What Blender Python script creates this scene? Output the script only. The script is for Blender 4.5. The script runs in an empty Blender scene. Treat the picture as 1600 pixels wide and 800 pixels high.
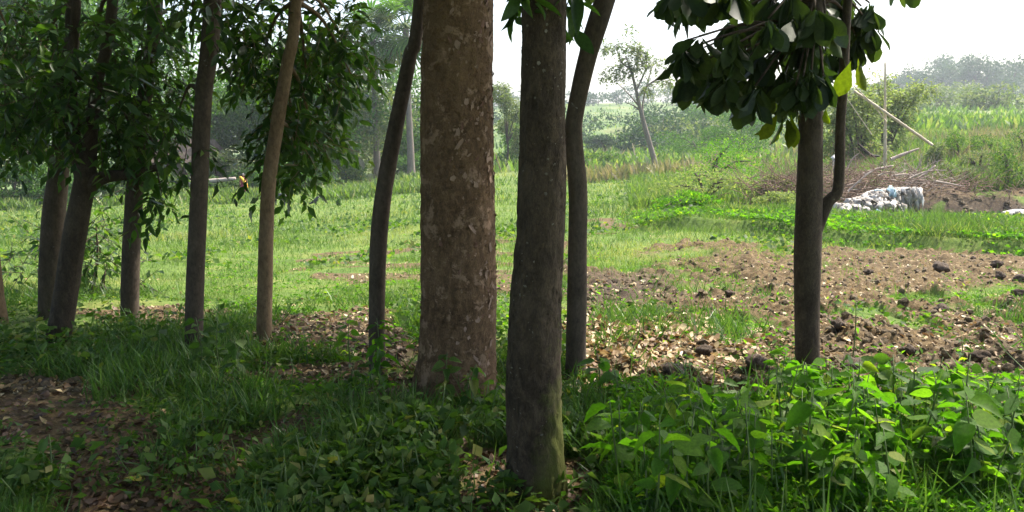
import bpy, math, random
import numpy as np
from mathutils import Vector
random.seed(7); RNG = np.random.default_rng(11)
scn = bpy.context.scene; C = scn.collection
R = math.radians

# ---------------------------------------------------------------- camera, sky, sun, exposure
F = 1232.0; PITCH = R(9.22); EYE = np.array([0.0, 0.0, 1.6])
cd = bpy.data.cameras.new("camera"); cam = bpy.data.objects.new("camera", cd); C.objects.link(cam)
cd.sensor_width = 36; cd.lens = 36*F/1600; cd.clip_end = 3000; cd.clip_start = 0.05
cam.location = EYE; cam.rotation_euler = (R(90)-PITCH, 0, 0); scn.camera = cam
SUN_EL, SUN_AZ = R(56), R(54)            # azimuth measured from +Y towards +X
w = bpy.data.worlds.new("World"); scn.world = w; w.use_nodes = True
nt = w.node_tree; bg = nt.nodes['Background']; sky = nt.nodes.new('ShaderNodeTexSky')
sky.sky_type = 'NISHITA'; sky.sun_disc = False; sky.sun_elevation = SUN_EL; sky.sun_rotation = SUN_AZ
sky.dust_density = 4; sky.air_density = 1.0; sky.ozone_density = 1.0; sky.altitude = 0
nt.links.new(sky.outputs[0], bg.inputs[0]); bg.inputs[1].default_value = 0.15
sd = bpy.data.lights.new("sun", 'SUN'); sd.energy = 3.5; sd.angle = R(1.0); sd.color = (1, .93, .82)
so = bpy.data.objects.new("sun", sd); C.objects.link(so)
SUNV = np.array([math.sin(SUN_AZ)*math.cos(SUN_EL), math.cos(SUN_AZ)*math.cos(SUN_EL), math.sin(SUN_EL)])
so.rotation_euler = Vector(SUNV).to_track_quat('Z', 'Y').to_euler()
scn.view_settings.view_transform = 'Standard'; scn.view_settings.look = 'None'
scn.view_settings.exposure = 1.5; scn.view_settings.gamma = 1.0
scn.render.engine = 'CYCLES'

# ---------------------------------------------------------------- numpy noise
def _h(ix, iy, iz, seed):
    n = (ix*374761393 + iy*668265263 + iz*2147483647 + seed*974634777) & 0xffffffff
    n = ((n ^ (n >> 13))*1274126177) & 0xffffffff
    return ((n ^ (n >> 16)) & 0xffff)/65535.0
def vnoise(x, y, z=None, seed=0):
    x = np.asarray(x, float); y = np.asarray(y, float)
    z = np.zeros_like(x) if z is None else np.asarray(z, float)
    ix, iy, iz = [np.floor(a).astype(np.int64) for a in (x, y, z)]
    fx, fy, fz = x-ix, y-iy, z-iz
    fx, fy, fz = [a*a*(3-2*a) for a in (fx, fy, fz)]
    def L(a, b, t): return a+(b-a)*t
    def P(k): return L(L(_h(ix,iy,iz+k,seed), _h(ix+1,iy,iz+k,seed), fx), L(_h(ix,iy+1,iz+k,seed), _h(ix+1,iy+1,iz+k,seed), fx), fy)
    return L(P(0), P(1), fz) if np.any(fz) else P(0)
def fbm(x, y, z=None, o=4, seed=0):
    s = 0; a = .5; f = 1.0
    for i in range(o):
        s = s + a*vnoise(x*f, y*f, None if z is None else z*f, seed+i*17); a *= .5; f *= 2.03
    return s/(1-.5**o)
def sstep(a, b, x):
    t = np.clip((x-a)/(b-a), 0, 1); return t*t*(3-2*t)

# ---------------------------------------------------------------- placing: a sight line plus a real distance
cp, sp = math.cos(PITCH), math.sin(PITCH)
def at(px, row, d):
    u = (px-800)/F; v = (400-row)/F; t = d/(cp+v*sp)
    return np.array([u*t, d, EYE[2]+t*(v*cp-sp)])
def proj(x, y, z):
    dz = z-EYE[2]; dep = np.maximum(y*cp-dz*sp, .3)
    return 800+F*x/dep, 400-F*(y*sp+dz*cp)/dep
def zrow(d, row): return EYE[2]-d*math.tan(PITCH+math.atan((row-400)/F))

# terrain: cross-sections running away from the eye, blended across
SEC = [
 (-650, [(6.5,498),(10,440),(16,396),(25,366),(40,338),(60,314),(80,302),(120,292),(200,272),(400,240),(900,215)]),
 (  0, [(6.5,500),(10,437),(16,394),(25,363),(40,336),(60,311),(80,300),(120,290),(200,270),(400,240),(900,215)]),
 ( 400, [(6,525),(9,457),(14,408),(22,366),(35,333),(50,311),(62,297),(80,284),(120,268),(200,245),(400,215),(900,205)]),
 ( 850, [(5.6,543),(9,452),(14,398),(22,342),(32,311),(45,288),(60,270),(80,255),(110,236),(160,207),(230,178),(300,166),(450,162),(900,190)]),
 (1150, [(5,588),(9,457),(14,388),(18,352),(24,325),(32,299),(45,272),(60,258),(90,238),(130,214),(180,192),(250,172),(330,162),(450,158),(900,190)]),
 (1450, [(5,590),(9,462),(14,400),(18,366),(22,342),(28,302),(31,284),(36,258),(45,234),(60,206),(80,190),(105,178),(130,181),(200,168),(280,150),(340,140),(450,138),(900,190)]),
 (2300, [(5,590),(9,462),(14,402),(18,368),(22,342),(28,306),(31,290),(36,262),(45,236),(60,204),(80,186),(105,172),(130,176),(200,162),(280,144),(340,132),(450,128),(900,190)]),
]
SPX = np.array([s[0] for s in SEC], float); DD = np.concatenate([[0, 3.5], np.geomspace(4.5, 900, 260)])
SZ = []
for _, prof in SEC:
    ds = np.array([0, 4.0]+[p[0] for p in prof]); zs = np.array([0, 0]+[zrow(*p) for p in prof])
    z = np.interp(DD, ds, zs); k = np.array([.25,.5,.25])
    for _i in range(6): z[1:-1] = np.convolve(z, k, 'same')[1:-1]
    SZ.append(z)
SZ = np.array(SZ)
def upx(x, y): return 800+F*x/np.maximum(y, 3.0)
def lip(u): return np.interp(u, [900,1000,1300,1600,2300], [18.6,17.6,15.2,14.0,13.4])
def hgt(x, y):
    x = np.asarray(x, float); y = np.asarray(y, float)
    u = np.clip(upx(x, y), -649, 2299); yy = np.clip(y, 0, 899)
    i = np.clip(np.searchsorted(SPX, u, side='right')-1, 0, len(SPX)-2)
    t = (u-SPX[i])/(SPX[i+1]-SPX[i]); t = t*t*(3-2*t)
    k = np.clip(np.searchsorted(DD, yy, side='right')-1, 0, len(DD)-2); s = (yy-DD[k])/(DD[k+1]-DD[k])
    za = SZ[i,k]*(1-s)+SZ[i,k+1]*s; zb = SZ[i+1,k]*(1-s)+SZ[i+1,k+1]*s
    z = za*(1-t)+zb*t
    rm = sstep(960, 1080, u)
    z = z + rm*.24*sstep(0, .26, y-lip(u)-.25*(fbm(x*1.3,y*1.3,seed=5)-.5))*(1-sstep(18, 24, y))
    gm = sstep(1230, 1330, u)
    gc = 25.0+.8*(fbm(x*.3, y*.1, seed=8)-.5)
    z = z - gm*1.5*np.exp(-((y-gc)/1.9)**4)
    z = z + (fbm(x*.8, y*.8, seed=2)-.5)*.12*sstep(1, 4, y) + (fbm(x*.06, y*.06, seed=3)-.5)*np.clip((y-40)/30, 0, 4)*.8
    z = z + .7*(fbm(x*1.1, y*1.1, seed=9)-.5)*sstep(25.5, 27, y)*(1-sstep(30,34,y))*gm
    return z
def G(px, row, dmin=1.5):
    d = np.geomspace(dmin, 600, 4000); v = (400-row)/F
    t = d/(cp+v*sp); z = EYE[2]+t*(v*cp-sp); x = (px-800)/F*t
    k = np.argmax(z < hgt(x, d)); return np.array([x[k], d[k], float(hgt(x[k], d[k]))])

# soil / cover masks -----------------------------------------------------------
def inpoly(px, py, poly):
    r = np.zeros(px.shape, bool); n = len(poly)
    for i in range(n):
        x1,y1 = poly[i]; x2,y2 = poly[(i+1) % n]
        if y1 == y2: continue
        c = ((y1 > py) != (y2 > py)) & (px < (x2-x1)*(py-y1)/(y2-y1)+x1); r ^= c
    return r
POLYS = [
 [(860,428),(1000,398),(1150,384),(1300,388),(1600,402),(2400,408),(2400,700),(1300,690),(1050,670),(930,610),(870,560)],
 [(430,408),(600,384),(900,366),(900,470),(760,472),(660,440),(480,432)],
 [(110,488),(250,478),(420,492),(650,486),(660,580),(430,560),(250,528)],
 [(-400,590),(200,600),(400,580),(700,590),(720,640),(520,690),(420,745),(360,900),(60,900),(40,700),(-400,700)],
 [(720,700),(930,720),(980,900),(700,900)],
 [(900,345),(985,342),(990,356),(900,358)],
]
GREEN = [(1500,472,70,16),(1130,522,70,22),(960,500,70,20),(1000,410,130,20),(1370,500,40,12),(1250,400,60,10),(1560,455,60,10),(1560,500,50,12),(1080,450,60,10)]
def soilmask(x, y):
    x = np.asarray(x, float); y = np.asarray(y, float); z = hgt(x, y)
    px, py = proj(x, y, z)
    s = np.clip(y/6, .6, 3)
    n1 = fbm(x*.9, y*.9, seed=21)-.5; n2 = fbm(x*.9+40, y*.9, seed=22)-.5
    qx = px+n1*180; qy = py+n2*60*np.clip(6/y, .25, 1.6)
    m = np.zeros(px.shape)
    for i, p in enumerate(POLYS):
        m = np.maximum(m, inpoly(qx, qy, p)*(.8 if i == 1 else 1.0))
    for gx, gy, a, b in GREEN:
        m = m*(1-.85*np.exp(-((qx-gx)/a)**2-((qy-gy)/b)**2))
    m = m*sstep(.36, .52, fbm(x*1.7, y*1.3, seed=31)+np.where(px > 900, .13, np.where(y < 5.5, -.01, -.02)))
    gm = sstep(1250, 1330, px)
    m = np.maximum(m, gm*sstep(22.5, 23.5, y)*(1-sstep(28.5, 32, y+6*n1))*sstep(.3, .5, fbm(x*.9, y*.9, seed=33)+.06))
    br = np.exp(-((px-1225)/70)**2-((y-28)/4.5)**2); m = np.maximum(m, sstep(.3, .6, br+n1*.6))
    m = np.maximum(m, sstep(.4, .7, np.exp(-((px-580)/34)**2-((py-290)/9)**2)+n1*.3))
    m = np.where(y < 1.5, np.maximum(m, .5), m)
    return m
def wet_shadow_mask(x, y):
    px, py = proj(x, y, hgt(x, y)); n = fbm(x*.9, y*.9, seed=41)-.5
    a = np.exp(-((px-960)/130)**2-((py-462+n*60)/28)**2)  # band on the plot: crown shadow painted into the soil colour, partly moist earth
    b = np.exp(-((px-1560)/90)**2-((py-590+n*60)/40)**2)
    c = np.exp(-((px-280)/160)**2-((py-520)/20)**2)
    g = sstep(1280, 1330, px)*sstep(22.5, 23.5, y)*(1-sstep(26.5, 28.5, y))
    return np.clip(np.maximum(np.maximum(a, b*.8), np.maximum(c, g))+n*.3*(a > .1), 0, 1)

# ---------------------------------------------------------------- object helpers
def tag(o, label=None, cat=None, group=None, kind=None):
    if label: o['label'] = label
    if cat: o['category'] = cat
    if group: o['group'] = group
    if kind: o['kind'] = kind
    return o
def empty(name, loc, label, cat, group=None):
    o = bpy.data.objects.new(name, None); C.objects.link(o); o.location = [float(v) for v in loc]
    o.empty_display_size = .1
    return tag(o, label, cat, group)
class Soup:
    def __init__(s): s.v = []; s.q = []; s.t = []; s.tint = []; s.n = 0
    def add(s, V, Q=None, T=None, tint=.5):
        V = np.asarray(V, float).reshape(-1, 3)
        if Q is not None and len(Q): s.q.append(np.asarray(Q)+s.n)
        if T is not None and len(T): s.t.append(np.asarray(T)+s.n)
        s.tint.append(np.broadcast_to(np.asarray(tint, float), (len(V),)).copy())
        s.v.append(V); s.n += len(V); return s
    def scatter(s, tpl, pos, rot, scale, tint):
        V0, Q0, T0 = tpl; pos = np.asarray(pos); n = len(pos)
        if n == 0: return s
        scale = np.asarray(scale, float)
        sc = np.broadcast_to(scale.reshape(-1, 1, 1) if scale.ndim < 2 else scale[:, None, :], (n, 1, 3)) if True else None
        V = pos[:, None, :] + np.einsum('nij,nkj->nki', rot, V0[None]*sc)
        off = (np.arange(n)*len(V0))[:, None, None]
        Q = (Q0[None]+off).reshape(-1, 4) if len(Q0) else None
        T = (T0[None]+off).reshape(-1, 3) if len(T0) else None
        return s.add(V.reshape(-1, 3), Q, T, np.repeat(np.broadcast_to(tint, (n,)), len(V0)))
    def mesh(s, name, mat, origin=(0,0,0), smooth=True):
        V = np.concatenate(s.v)-np.asarray(origin, float)
        q = np.concatenate(s.q) if s.q else np.zeros((0,4), int); t = np.concatenate(s.t) if s.t else np.zeros((0,3), int)
        m = bpy.data.meshes.new(name)
        m.vertices.add(len(V)); m.vertices.foreach_set('co', V.astype(np.float32).ravel())
        li = np.concatenate([q.ravel(), t.ravel()]).astype(np.int32)
        m.loops.add(len(li)); m.loops.foreach_set('vertex_index', li)
        st = np.concatenate([np.arange(len(q))*4, len(q)*4+np.arange(len(t))*3]).astype(np.int32)
        m.polygons.add(len(st)); m.polygons.foreach_set('loop_start', st)
        m.polygons.foreach_set('use_smooth', np.full(len(st), smooth)); m.update(calc_edges=True)
        a = m.attributes.new('tint', 'FLOAT', 'POINT'); a.data.foreach_set('value', np.concatenate(s.tint).astype(np.float32))
        m.materials.append(mat); return m
    def build(s, name, mat, parent=None, origin=None, kind=None, smooth=True):
        if origin is None: origin = parent.location if parent is not None else (0,0,0)
        o = bpy.data.objects.new(name, s.mesh(name, mat, origin, smooth)); C.objects.link(o)
        if parent is not None: o.parent = parent
        else: o.location = [float(v) for v in origin]
        if kind: o['kind'] = kind
        return o
def norm(a): return a/np.maximum(np.linalg.norm(a, axis=-1, keepdims=True), 1e-9)
def frames(d, up):
    y = norm(d); x = norm(np.cross(y, up)); z = np.cross(x, y); return np.stack([x, y, z], -1)
def catmull(P, n):
    P = np.asarray(P, float); m = len(P)
    if m == 2: t = np.linspace(0, 1, n)[:, None]; return P[0]*(1-t)+P[1]*t
    Q = np.vstack([2*P[0]-P[1], P, 2*P[-1]-P[-2]]); out = []
    for t in np.linspace(0, m-1-1e-9, n):
        i = int(t); f = t-i; a,b,c,d = Q[i:i+4]
        out.append(.5*(2*b+(c-a)*f+(2*a-5*b+4*c-d)*f*f+(-a+3*b-3*c+d)*f**3))
    return np.array(out)
def tube(s, P, r, sides=8, n=None, tint=.5, rough=0, rs=6, seed=0, flare=None, cap=True):
    P = np.asarray(P, float); r = np.broadcast_to(np.asarray(r, float), (len(P),))
    if n is None: n = max(len(P), 2)
    Z = catmull(np.column_stack([P, r]), n); P = Z[:, :3]; r = np.maximum(Z[:, 3], 1e-4)
    T = norm(np.gradient(P, axis=0)); ref = np.array([0,1.0,0]) if abs(T[0,2]) > .7 else np.array([0,0,1.0])
    X = norm(np.cross(T, ref)); Y = np.cross(T, X)
    a = np.linspace(0, 2*np.pi, sides, endpoint=False)
    ca, sa = np.cos(a), np.sin(a)
    dirs = X[:, None]*ca[None, :, None]+Y[:, None]*sa[None, :, None]
    rr = r[:, None]*np.ones(sides)
    if rough:
        pos = P[:, None]+dirs*r[:, None, None]
        q = pos*rs; nn = fbm(q[...,0]*1.6, q[...,1]*1.6, q[...,2]*.55, 4, seed)-.5
        n2 = fbm(q[...,0]*.25, q[...,1]*.25, q[...,2]*.2, 2, seed+3)-.5
        rr = rr*(1+rough*nn*2+rough*1.3*n2)
    if flare is not None:
        s0 = np.linspace(0, 1, n)[:, None]; rr = rr*(1+flare[0]*np.exp(-s0/flare[1])*(1+.5*np.sin(a*flare[2]+1)))
    V = (P[:, None]+dirs*rr[..., None]).reshape(-1, 3)
    i = np.arange(n-1)[:, None]*sides; j = np.arange(sides)[None]; j2 = (j+1) % sides
    Q = np.stack([i+j, i+j2, i+sides+j2, i+sides+j], -1).reshape(-1, 4)
    s.add(V, Q, None, tint)
    if cap:
        for k, ring in ((0, 0), (n-1, (n-1)*sides)):
            b = s.n; s.add([P[k]], None, None, tint)
            rb = b-n*sides-(0 if k == 0 else 1)+ring
            T3 = [[rb+jj, rb+(jj+1) % sides, b] for jj in range(sides)]
            s.t.append(np.array(T3))
    return s

# leaf templates: long axis +Y, normal +Z -------------------------------------
A = np.array
LEAF = (A([[0,0,0],[-.19,.28,.05],[0,.3,0],[.19,.28,.05],[-.16,.64,.0],[0,.66,-.05],[.16,.64,.0],[0,1,-.16]]),
        A([[1,2,5,4],[2,3,6,5]]), A([[0,2,1],[0,3,2],[4,5,7],[5,6,7]]))
WIDE = (A([[0,0,0],[-.3,.2,.05],[0,.25,0],[.3,.2,.05],[-.31,.5,.04],[0,.55,-.03],[.31,.5,.04],[-.15,.82,-.03],[0,.82,-.09],[.15,.82,-.03],[0,1.04,-.17]]),
        A([[1,2,5,4],[2,3,6,5],[4,5,8,7],[5,6,9,8]]), A([[0,2,1],[0,3,2],[7,8,10],[8,9,10]]))
OBOV = (A([[0,0,0],[-.07,.2,.02],[0,.2,0],[.07,.2,.02],[-.19,.55,.04],[0,.55,-.02],[.19,.55,.04],[-.23,.78,.03],[0,.8,-.04],[.23,.78,.03],[-.13,.95,-.04],[0,1,-.08],[.13,.95,-.04]]),
        A([[1,2,5,4],[2,3,6,5],[4,5,8,7],[5,6,9,8],[7,8,11,10],[8,9,12,11]]), A([[0,2,1],[0,3,2]]))
CARD = (A([[0,0,0],[-.26,.45,.07],[0,1,-.05],[.26,.45,.07]]), A([[0,3,2,1]]), np.zeros((0,3), int))
SMALL = (A([[0,0,0],[-.2,.42,.05],[0,.45,-.01],[.2,.42,.05],[0,1,-.14]]), np.zeros((0,4), int), A([[0,2,1],[0,3,2],[1,2,4],[2,3,4]]))
ROUND = (A([[0,0,0],[-.33,.45,.05],[0,.45,-.02],[.33,.45,.05],[0,1.02,-.14]]), np.zeros((0,4), int), A([[0,2,1],[0,3,2],[1,2,4],[2,3,4]]))
BLADE = (A([[-.02,0,0],[.02,0,0],[-.016,.1,.5],[.016,.1,.5],[0,.36,.95]]), A([[0,1,3,2]]), A([[2,3,4]]))
DRY = (A([[0,0,.0],[-.3,.35,.12],[0,.45,.02],[.32,.3,.1],[-.18,.8,.18],[.15,.85,.02],[0,1,.15]]),
       A([[0,2,1,1]])[:0], A([[0,2,1],[0,3,2],[1,2,4],[2,3,5],[2,5,4],[4,5,6]]))
def hileaf(w, peak, rows=8, fold=.09, droop=.16, wav=.012):
    V = [[0,0,0]]; Q = []; T = []
    for i in range(1, rows):
        t = i/rows; q = t**peak; hw = w*math.sin(math.pi*q)**.8; z = -droop*t*t
        V += [[-hw, t, z+fold*hw/w*.6+wav*math.sin(i*2.3)], [0, t+.01, z-.01], [hw, t, z+fold*hw/w*.6+wav*math.cos(i*2.9)]]
    V.append([0, 1, -droop-.01]); e = len(V)-1
    for i in range(rows-2): b = 1+3*i; Q += [[b,b+1,b+4,b+3],[b+1,b+2,b+5,b+4]]
    T = [[0,2,1],[0,3,2],[e-3,e-2,e],[e-2,e-1,e]]; return (np.array(V), np.array(Q), np.array(T))
HI = {id(LEAF[0]): hileaf(.19, .85), id(WIDE[0]): hileaf(.31, .68), id(OBOV[0]): hileaf(.22, 1.75, fold=.05, droop=.1)}
def single(tpl, name, mat):
    s = Soup(); s.add(tpl[0], tpl[1] if len(tpl[1]) else None, tpl[2] if len(tpl[2]) else None, 0.0); return s.mesh(name, mat)

# ---------------------------------------------------------------- materials
def newmat(name):
    m = bpy.data.materials.new(name); m.use_nodes = True; n = m.node_tree; n.nodes.clear()
    out = n.nodes.new('ShaderNodeOutputMaterial'); b = n.nodes.new('ShaderNodeBsdfPrincipled')
    n.links.new(b.outputs[0], out.inputs[0]); return m, n, b, out
def N(n, t, **kw):
    x = n.nodes.new('ShaderNode'+t)
    for k, v in kw.items(): setattr(x, k, v)
    return x
def ramp(n, src, stops):
    r = N(n, 'ValToRGB'); e = r.color_ramp.elements
    while len(e) < len(stops): e.new(.5)
    for el, (p, c) in zip(e, stops): el.position = p; el.color = (*c, 1) if len(c) == 3 else c
    n.links.new(src, r.inputs[0]); return r.outputs[0]
def noise_(n, scale, vec=None, detail=5, rough=.6, dist=0):
    x = N(n, 'TexNoise'); x.inputs['Scale'].default_value = scale; x.inputs['Detail'].default_value = detail
    x.inputs['Roughness'].default_value = rough; x.inputs['Distortion'].default_value = dist
    if vec is not None: n.links.new(vec, x.inputs['Vector'])
    return x.outputs[0]
def mix(n, f, a, b, mode='MIX'):
    x = N(n, 'Mix', data_type='RGBA', blend_type=mode)
    for s, v in ((x.inputs[0], f), (x.inputs[6], a), (x.inputs[7], b)):
        if hasattr(v, 'is_output'): n.links.new(v, s)
        elif isinstance(v, (int, float)): s.default_value = v
        else: s.default_value = (*v, 1)
    return x.outputs[2]
def math_(n, op, a, b=0.0):
    x = N(n, 'Math', operation=op)
    for s, v in ((x.inputs[0], a), (x.inputs[1], b)):
        if hasattr(v, 'is_output'): n.links.new(v, s)
        else: s.default_value = v
    return x.outputs[0]
def leafmat(name, stops, trans=.45, tcol=(1.5,1.7,.5), rough=.45, spec=.5):
    m, n, b, out = newmat(name)
    at_ = N(n, 'Attribute', attribute_name='tint'); oi = N(n, 'ObjectInfo')
    t = math_(n, 'FRACT', math_(n, 'ADD', at_.outputs['Fac'], oi.outputs['Random']))
    col = ramp(n, t, stops)
    tcn = N(n, 'TexCoord'); mot = noise_(n, 9, tcn.outputs['Object'], 3, .6); col = mix(n, 1, col, ramp(n, mot, [(.3,(.72,.72,.7)),(.7,(1.25,1.22,1.15))]), 'MULTIPLY')
    n.links.new(col, b.inputs['Base Color']); b.inputs['Roughness'].default_value = rough
    b.inputs['Specular IOR Level'].default_value = spec
    tr = N(n, 'BsdfTranslucent'); tc = mix(n, 1.0, col, tcol, 'MULTIPLY'); n.links.new(tc, tr.inputs[0])
    ms = N(n, 'MixShader'); ms.inputs[0].default_value = trans
    n.links.new(b.outputs[0], ms.inputs[1]); n.links.new(tr.outputs[0], ms.inputs[2]); n.links.new(ms.outputs[0], out.inputs[0])
    return m
def barkmat(name, stops, scale=14, lichen=None, lam=.62, moss=None, bump=.6, stretch=.35, lscale=9):
    m, n, b, out = newmat(name)
    tc = N(n, 'TexCoord'); mp = N(n, 'Mapping'); mp.inputs['Scale'].default_value = (1,1,stretch)
    n.links.new(tc.outputs['Object'], mp.inputs[0]); v = mp.outputs[0]
    nz = noise_(n, scale, v, 8, .68, .6); col = ramp(n, nz, stops)
    big = noise_(n, 2.6, tc.outputs['Object'], 3, .5); col = mix(n, ramp(n, big, [(.35,(0,0,0)),(.7,(.55,.55,.55))]), col, stops[-1][1], 'MIX')
    fine = noise_(n, scale*6, v, 6, .75)
    col = mix(n, 1, col, ramp(n, fine, [(.3,(.55,.55,.55)),(.7,(1.3,1.3,1.3))]), 'MULTIPLY')
    if lichen:
        l = noise_(n, lscale, tc.outputs['Object'], 6, .7, .4); f = ramp(n, l, [(lam,(0,0,0)),(lam+.05,(1,1,1))])
        col = mix(n, f, col, lichen)
    if moss:
        sx = N(n, 'SeparateXYZ'); n.links.new(tc.outputs['Object'], sx.inputs[0])
        mz = math_(n, 'ADD', math_(n, 'MULTIPLY', sx.outputs[2], -1.1), math_(n, 'MULTIPLY', sx.outputs[0], 4.0))
        mz = math_(n, 'ADD', mz, math_(n, 'MULTIPLY', noise_(n, 7, tc.outputs['Object'], 5, .7), 1.6))
        col = mix(n, ramp(n, mz, [(.35,(0,0,0)),(.85,(.8,.8,.8))]), col, moss)
    n.links.new(col, b.inputs['Base Color']); b.inputs['Roughness'].default_value = .9; b.inputs['Specular IOR Level'].default_value = .25
    bp = N(n, 'Bump'); bp.inputs['Strength'].default_value = bump; bp.inputs['Distance'].default_value = .012
    h = math_(n, 'ADD', nz, math_(n, 'MULTIPLY', fine, .5)); n.links.new(h, bp.inputs['Height']); n.links.new(bp.outputs[0], b.inputs['Normal'])
    return m
def plain(name, stops, scale=20, rough=.85, bump=.3, dist=.01):
    m, n, b, out = newmat(name); tc = N(n, 'TexCoord')
    nz = noise_(n, scale, tc.outputs['Object'], 6, .65); n.links.new(ramp(n, nz, stops), b.inputs['Base Color'])
    b.inputs['Roughness'].default_value = rough
    bp = N(n, 'Bump'); bp.inputs['Strength'].default_value = bump; bp.inputs['Distance'].default_value = dist
    n.links.new(nz, bp.inputs['Height']); n.links.new(bp.outputs[0], b.inputs['Normal']); return m

def groundmat():
    m, n, b, out = newmat('earth_and_turf'); tc = N(n, 'TexCoord'); P = tc.outputs['Object']
    so_ = N(n, 'Attribute', attribute_name='soil').outputs['Fac']; we = N(n, 'Attribute', attribute_name='wet_shadow').outputs['Fac']
    dist_ = N(n, 'Attribute', attribute_name='far').outputs['Fac']
    n1 = noise_(n, 1.1, P, 8, .65); n2 = noise_(n, 14, P, 6, .7); n3 = noise_(n, 60, P, 5, .7); n4 = noise_(n, .12, P, 5, .6)
    soil = ramp(n, n2, [(.3,(.045,.03,.016)),(.5,(.105,.074,.038)),(.68,(.2,.148,.08))])
    soil = mix(n, 1, soil, ramp(n, n3, [(.3,(.6,.6,.6)),(.7,(1.4,1.4,1.35))]), 'MULTIPLY')
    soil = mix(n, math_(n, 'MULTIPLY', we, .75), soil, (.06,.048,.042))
    g1 = ramp(n, n1, [(.3,(.07,.115,.025)),(.5,(.11,.165,.035)),(.7,(.19,.2,.06))])
    g1 = mix(n, 1, g1, ramp(n, n2, [(.3,(.6,.65,.6)),(.7,(1.25,1.25,1.2))]), 'MULTIPLY')
    g2 = ramp(n, n4, [(.3,(.055,.1,.03)),(.48,(.10,.155,.045)),(.62,(.17,.19,.075)),(.75,(.08,.12,.04))])
    g = mix(n, dist_, g1, g2)
    rice = N(n, 'Attribute', attribute_name='rice').outputs['Fac']
    g = mix(n, rice, g, (.17,.29,.05))
    f = math_(n, 'ADD', so_, math_(n, 'MULTIPLY', math_(n, 'SUBTRACT', n2, .5), .9))
    f = ramp(n, f, [(.4,(0,0,0)),(.6,(1,1,1))])
    n.links.new(mix(n, f, g, soil), b.inputs['Base Color']); b.inputs['Roughness'].default_value = .95; b.inputs['Specular IOR Level'].default_value = .15
    bp = N(n, 'Bump'); bp.inputs['Strength'].default_value = .7; bp.inputs['Distance'].default_value = .03
    n.links.new(math_(n, 'ADD', n2, math_(n, 'MULTIPLY', n3, .5)), bp.inputs['Height']); n.links.new(bp.outputs[0], b.inputs['Normal'])
    return m
M = {}
M['ground'] = groundmat()
M['leaf_dark'] = leafmat('dark_glossy_leaf', [(0,(.02,.045,.014)),(.4,(.035,.075,.02)),(.8,(.055,.11,.026)),(1,(.09,.14,.03))], .42, (1.7,2.0,.5), .42, .32)
M['leaf_cashew'] = leafmat('thick_dark_leaf', [(0,(.02,.038,.016)),(.5,(.032,.058,.02)),(1,(.055,.085,.025))], .25, (2.0,2.3,.6), .5, .22)
M['leaf_yellowing'] = leafmat('yellowing_leaf', [(0,(.06,.10,.015)),(1,(.12,.16,.02))], .6, (1.6,1.7,.3), .5, .2)
M['leaf_bright'] = leafmat('fresh_green_leaf', [(0,(.045,.12,.014)),(.5,(.075,.175,.02)),(.9,(.115,.225,.028)),(1,(.22,.27,.04))], .6, (1.5,1.8,.35), .6, .2)
M['leaf_mid'] = leafmat('mid_green_leaf', [(0,(.035,.08,.018)),(.5,(.065,.125,.03)),(.9,(.11,.17,.045)),(1,(.2,.19,.07))], .45, (1.5,1.8,.4), .55, .2)
M['leaf_far'] = leafmat('tree_leaf', [(0,(.03,.09,.014)),(.5,(.055,.135,.02)),(1,(.10,.19,.032))], .38, (1.5,1.7,.4), .6, .2)
M['leaf_pale'] = leafmat('pale_feathery_leaf', [(0,(.07,.115,.04)),(.5,(.12,.17,.06)),(1,(.19,.22,.09))], .42, (1.4,1.5,.7), .6)
M['leaf_feather'] = leafmat('yellowish_feathery_leaf', [(0,(.13,.19,.06)),(.5,(.2,.26,.09)),(1,(.3,.33,.14))], .5, (1.3,1.4,.7), .6, .2)
M['leaf_hill'] = leafmat('hill_tree_leaf', [(0,(.025,.06,.03)),(.5,(.04,.085,.04)),(1,(.06,.11,.05))], .3, (1.4,1.5,.6), .6, .2)
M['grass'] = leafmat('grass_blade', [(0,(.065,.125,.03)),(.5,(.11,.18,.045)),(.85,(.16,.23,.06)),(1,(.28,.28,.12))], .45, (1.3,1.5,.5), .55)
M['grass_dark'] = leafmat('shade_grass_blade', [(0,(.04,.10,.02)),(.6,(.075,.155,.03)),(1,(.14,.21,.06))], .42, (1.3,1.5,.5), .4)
M['grass_yel'] = leafmat('yellow_green_grass', [(0,(.14,.2,.04)),(.5,(.22,.28,.05)),(1,(.34,.33,.12))], .45, (1.3,1.3,.6), .6)
M['reed'] = leafmat('dry_reed', [(0,(.14,.17,.06)),(.5,(.2,.21,.09)),(1,(.3,.26,.15))], .35, (1.2,1.1,.8), .7)
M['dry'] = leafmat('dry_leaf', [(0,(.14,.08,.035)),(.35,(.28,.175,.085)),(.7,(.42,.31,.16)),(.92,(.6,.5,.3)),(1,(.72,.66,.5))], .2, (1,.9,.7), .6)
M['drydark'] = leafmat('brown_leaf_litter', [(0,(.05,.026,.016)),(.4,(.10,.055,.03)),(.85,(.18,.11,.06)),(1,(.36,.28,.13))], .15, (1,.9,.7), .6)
M['clod'] = plain('dry_clod', [(.3,(.055,.038,.021)),(.5,(.12,.088,.049)),(.7,(.21,.158,.088))], 24, .95, .8, .02)
M['clod_dark'] = plain('dark_clod', [(.3,(.045,.031,.021)),(.7,(.12,.085,.056))], 24, .95, .8, .02)
M['bark_big'] = barkmat('peeling_red_brown_bark', [(.3,(.045,.026,.014)),(.5,(.135,.08,.042)),(.7,(.24,.15,.082))], 26, (.3,.195,.125), .56, None, 1.0, .6)
M['bark_flake'] = plain('pale_bark_flake', [(.3,(.2,.12,.075)),(.7,(.42,.29,.21))], 40, .8)
M['bark_flake_red'] = plain('red_brown_bark_flake', [(.3,(.11,.055,.035)),(.7,(.24,.13,.085))], 40, .85)
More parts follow.
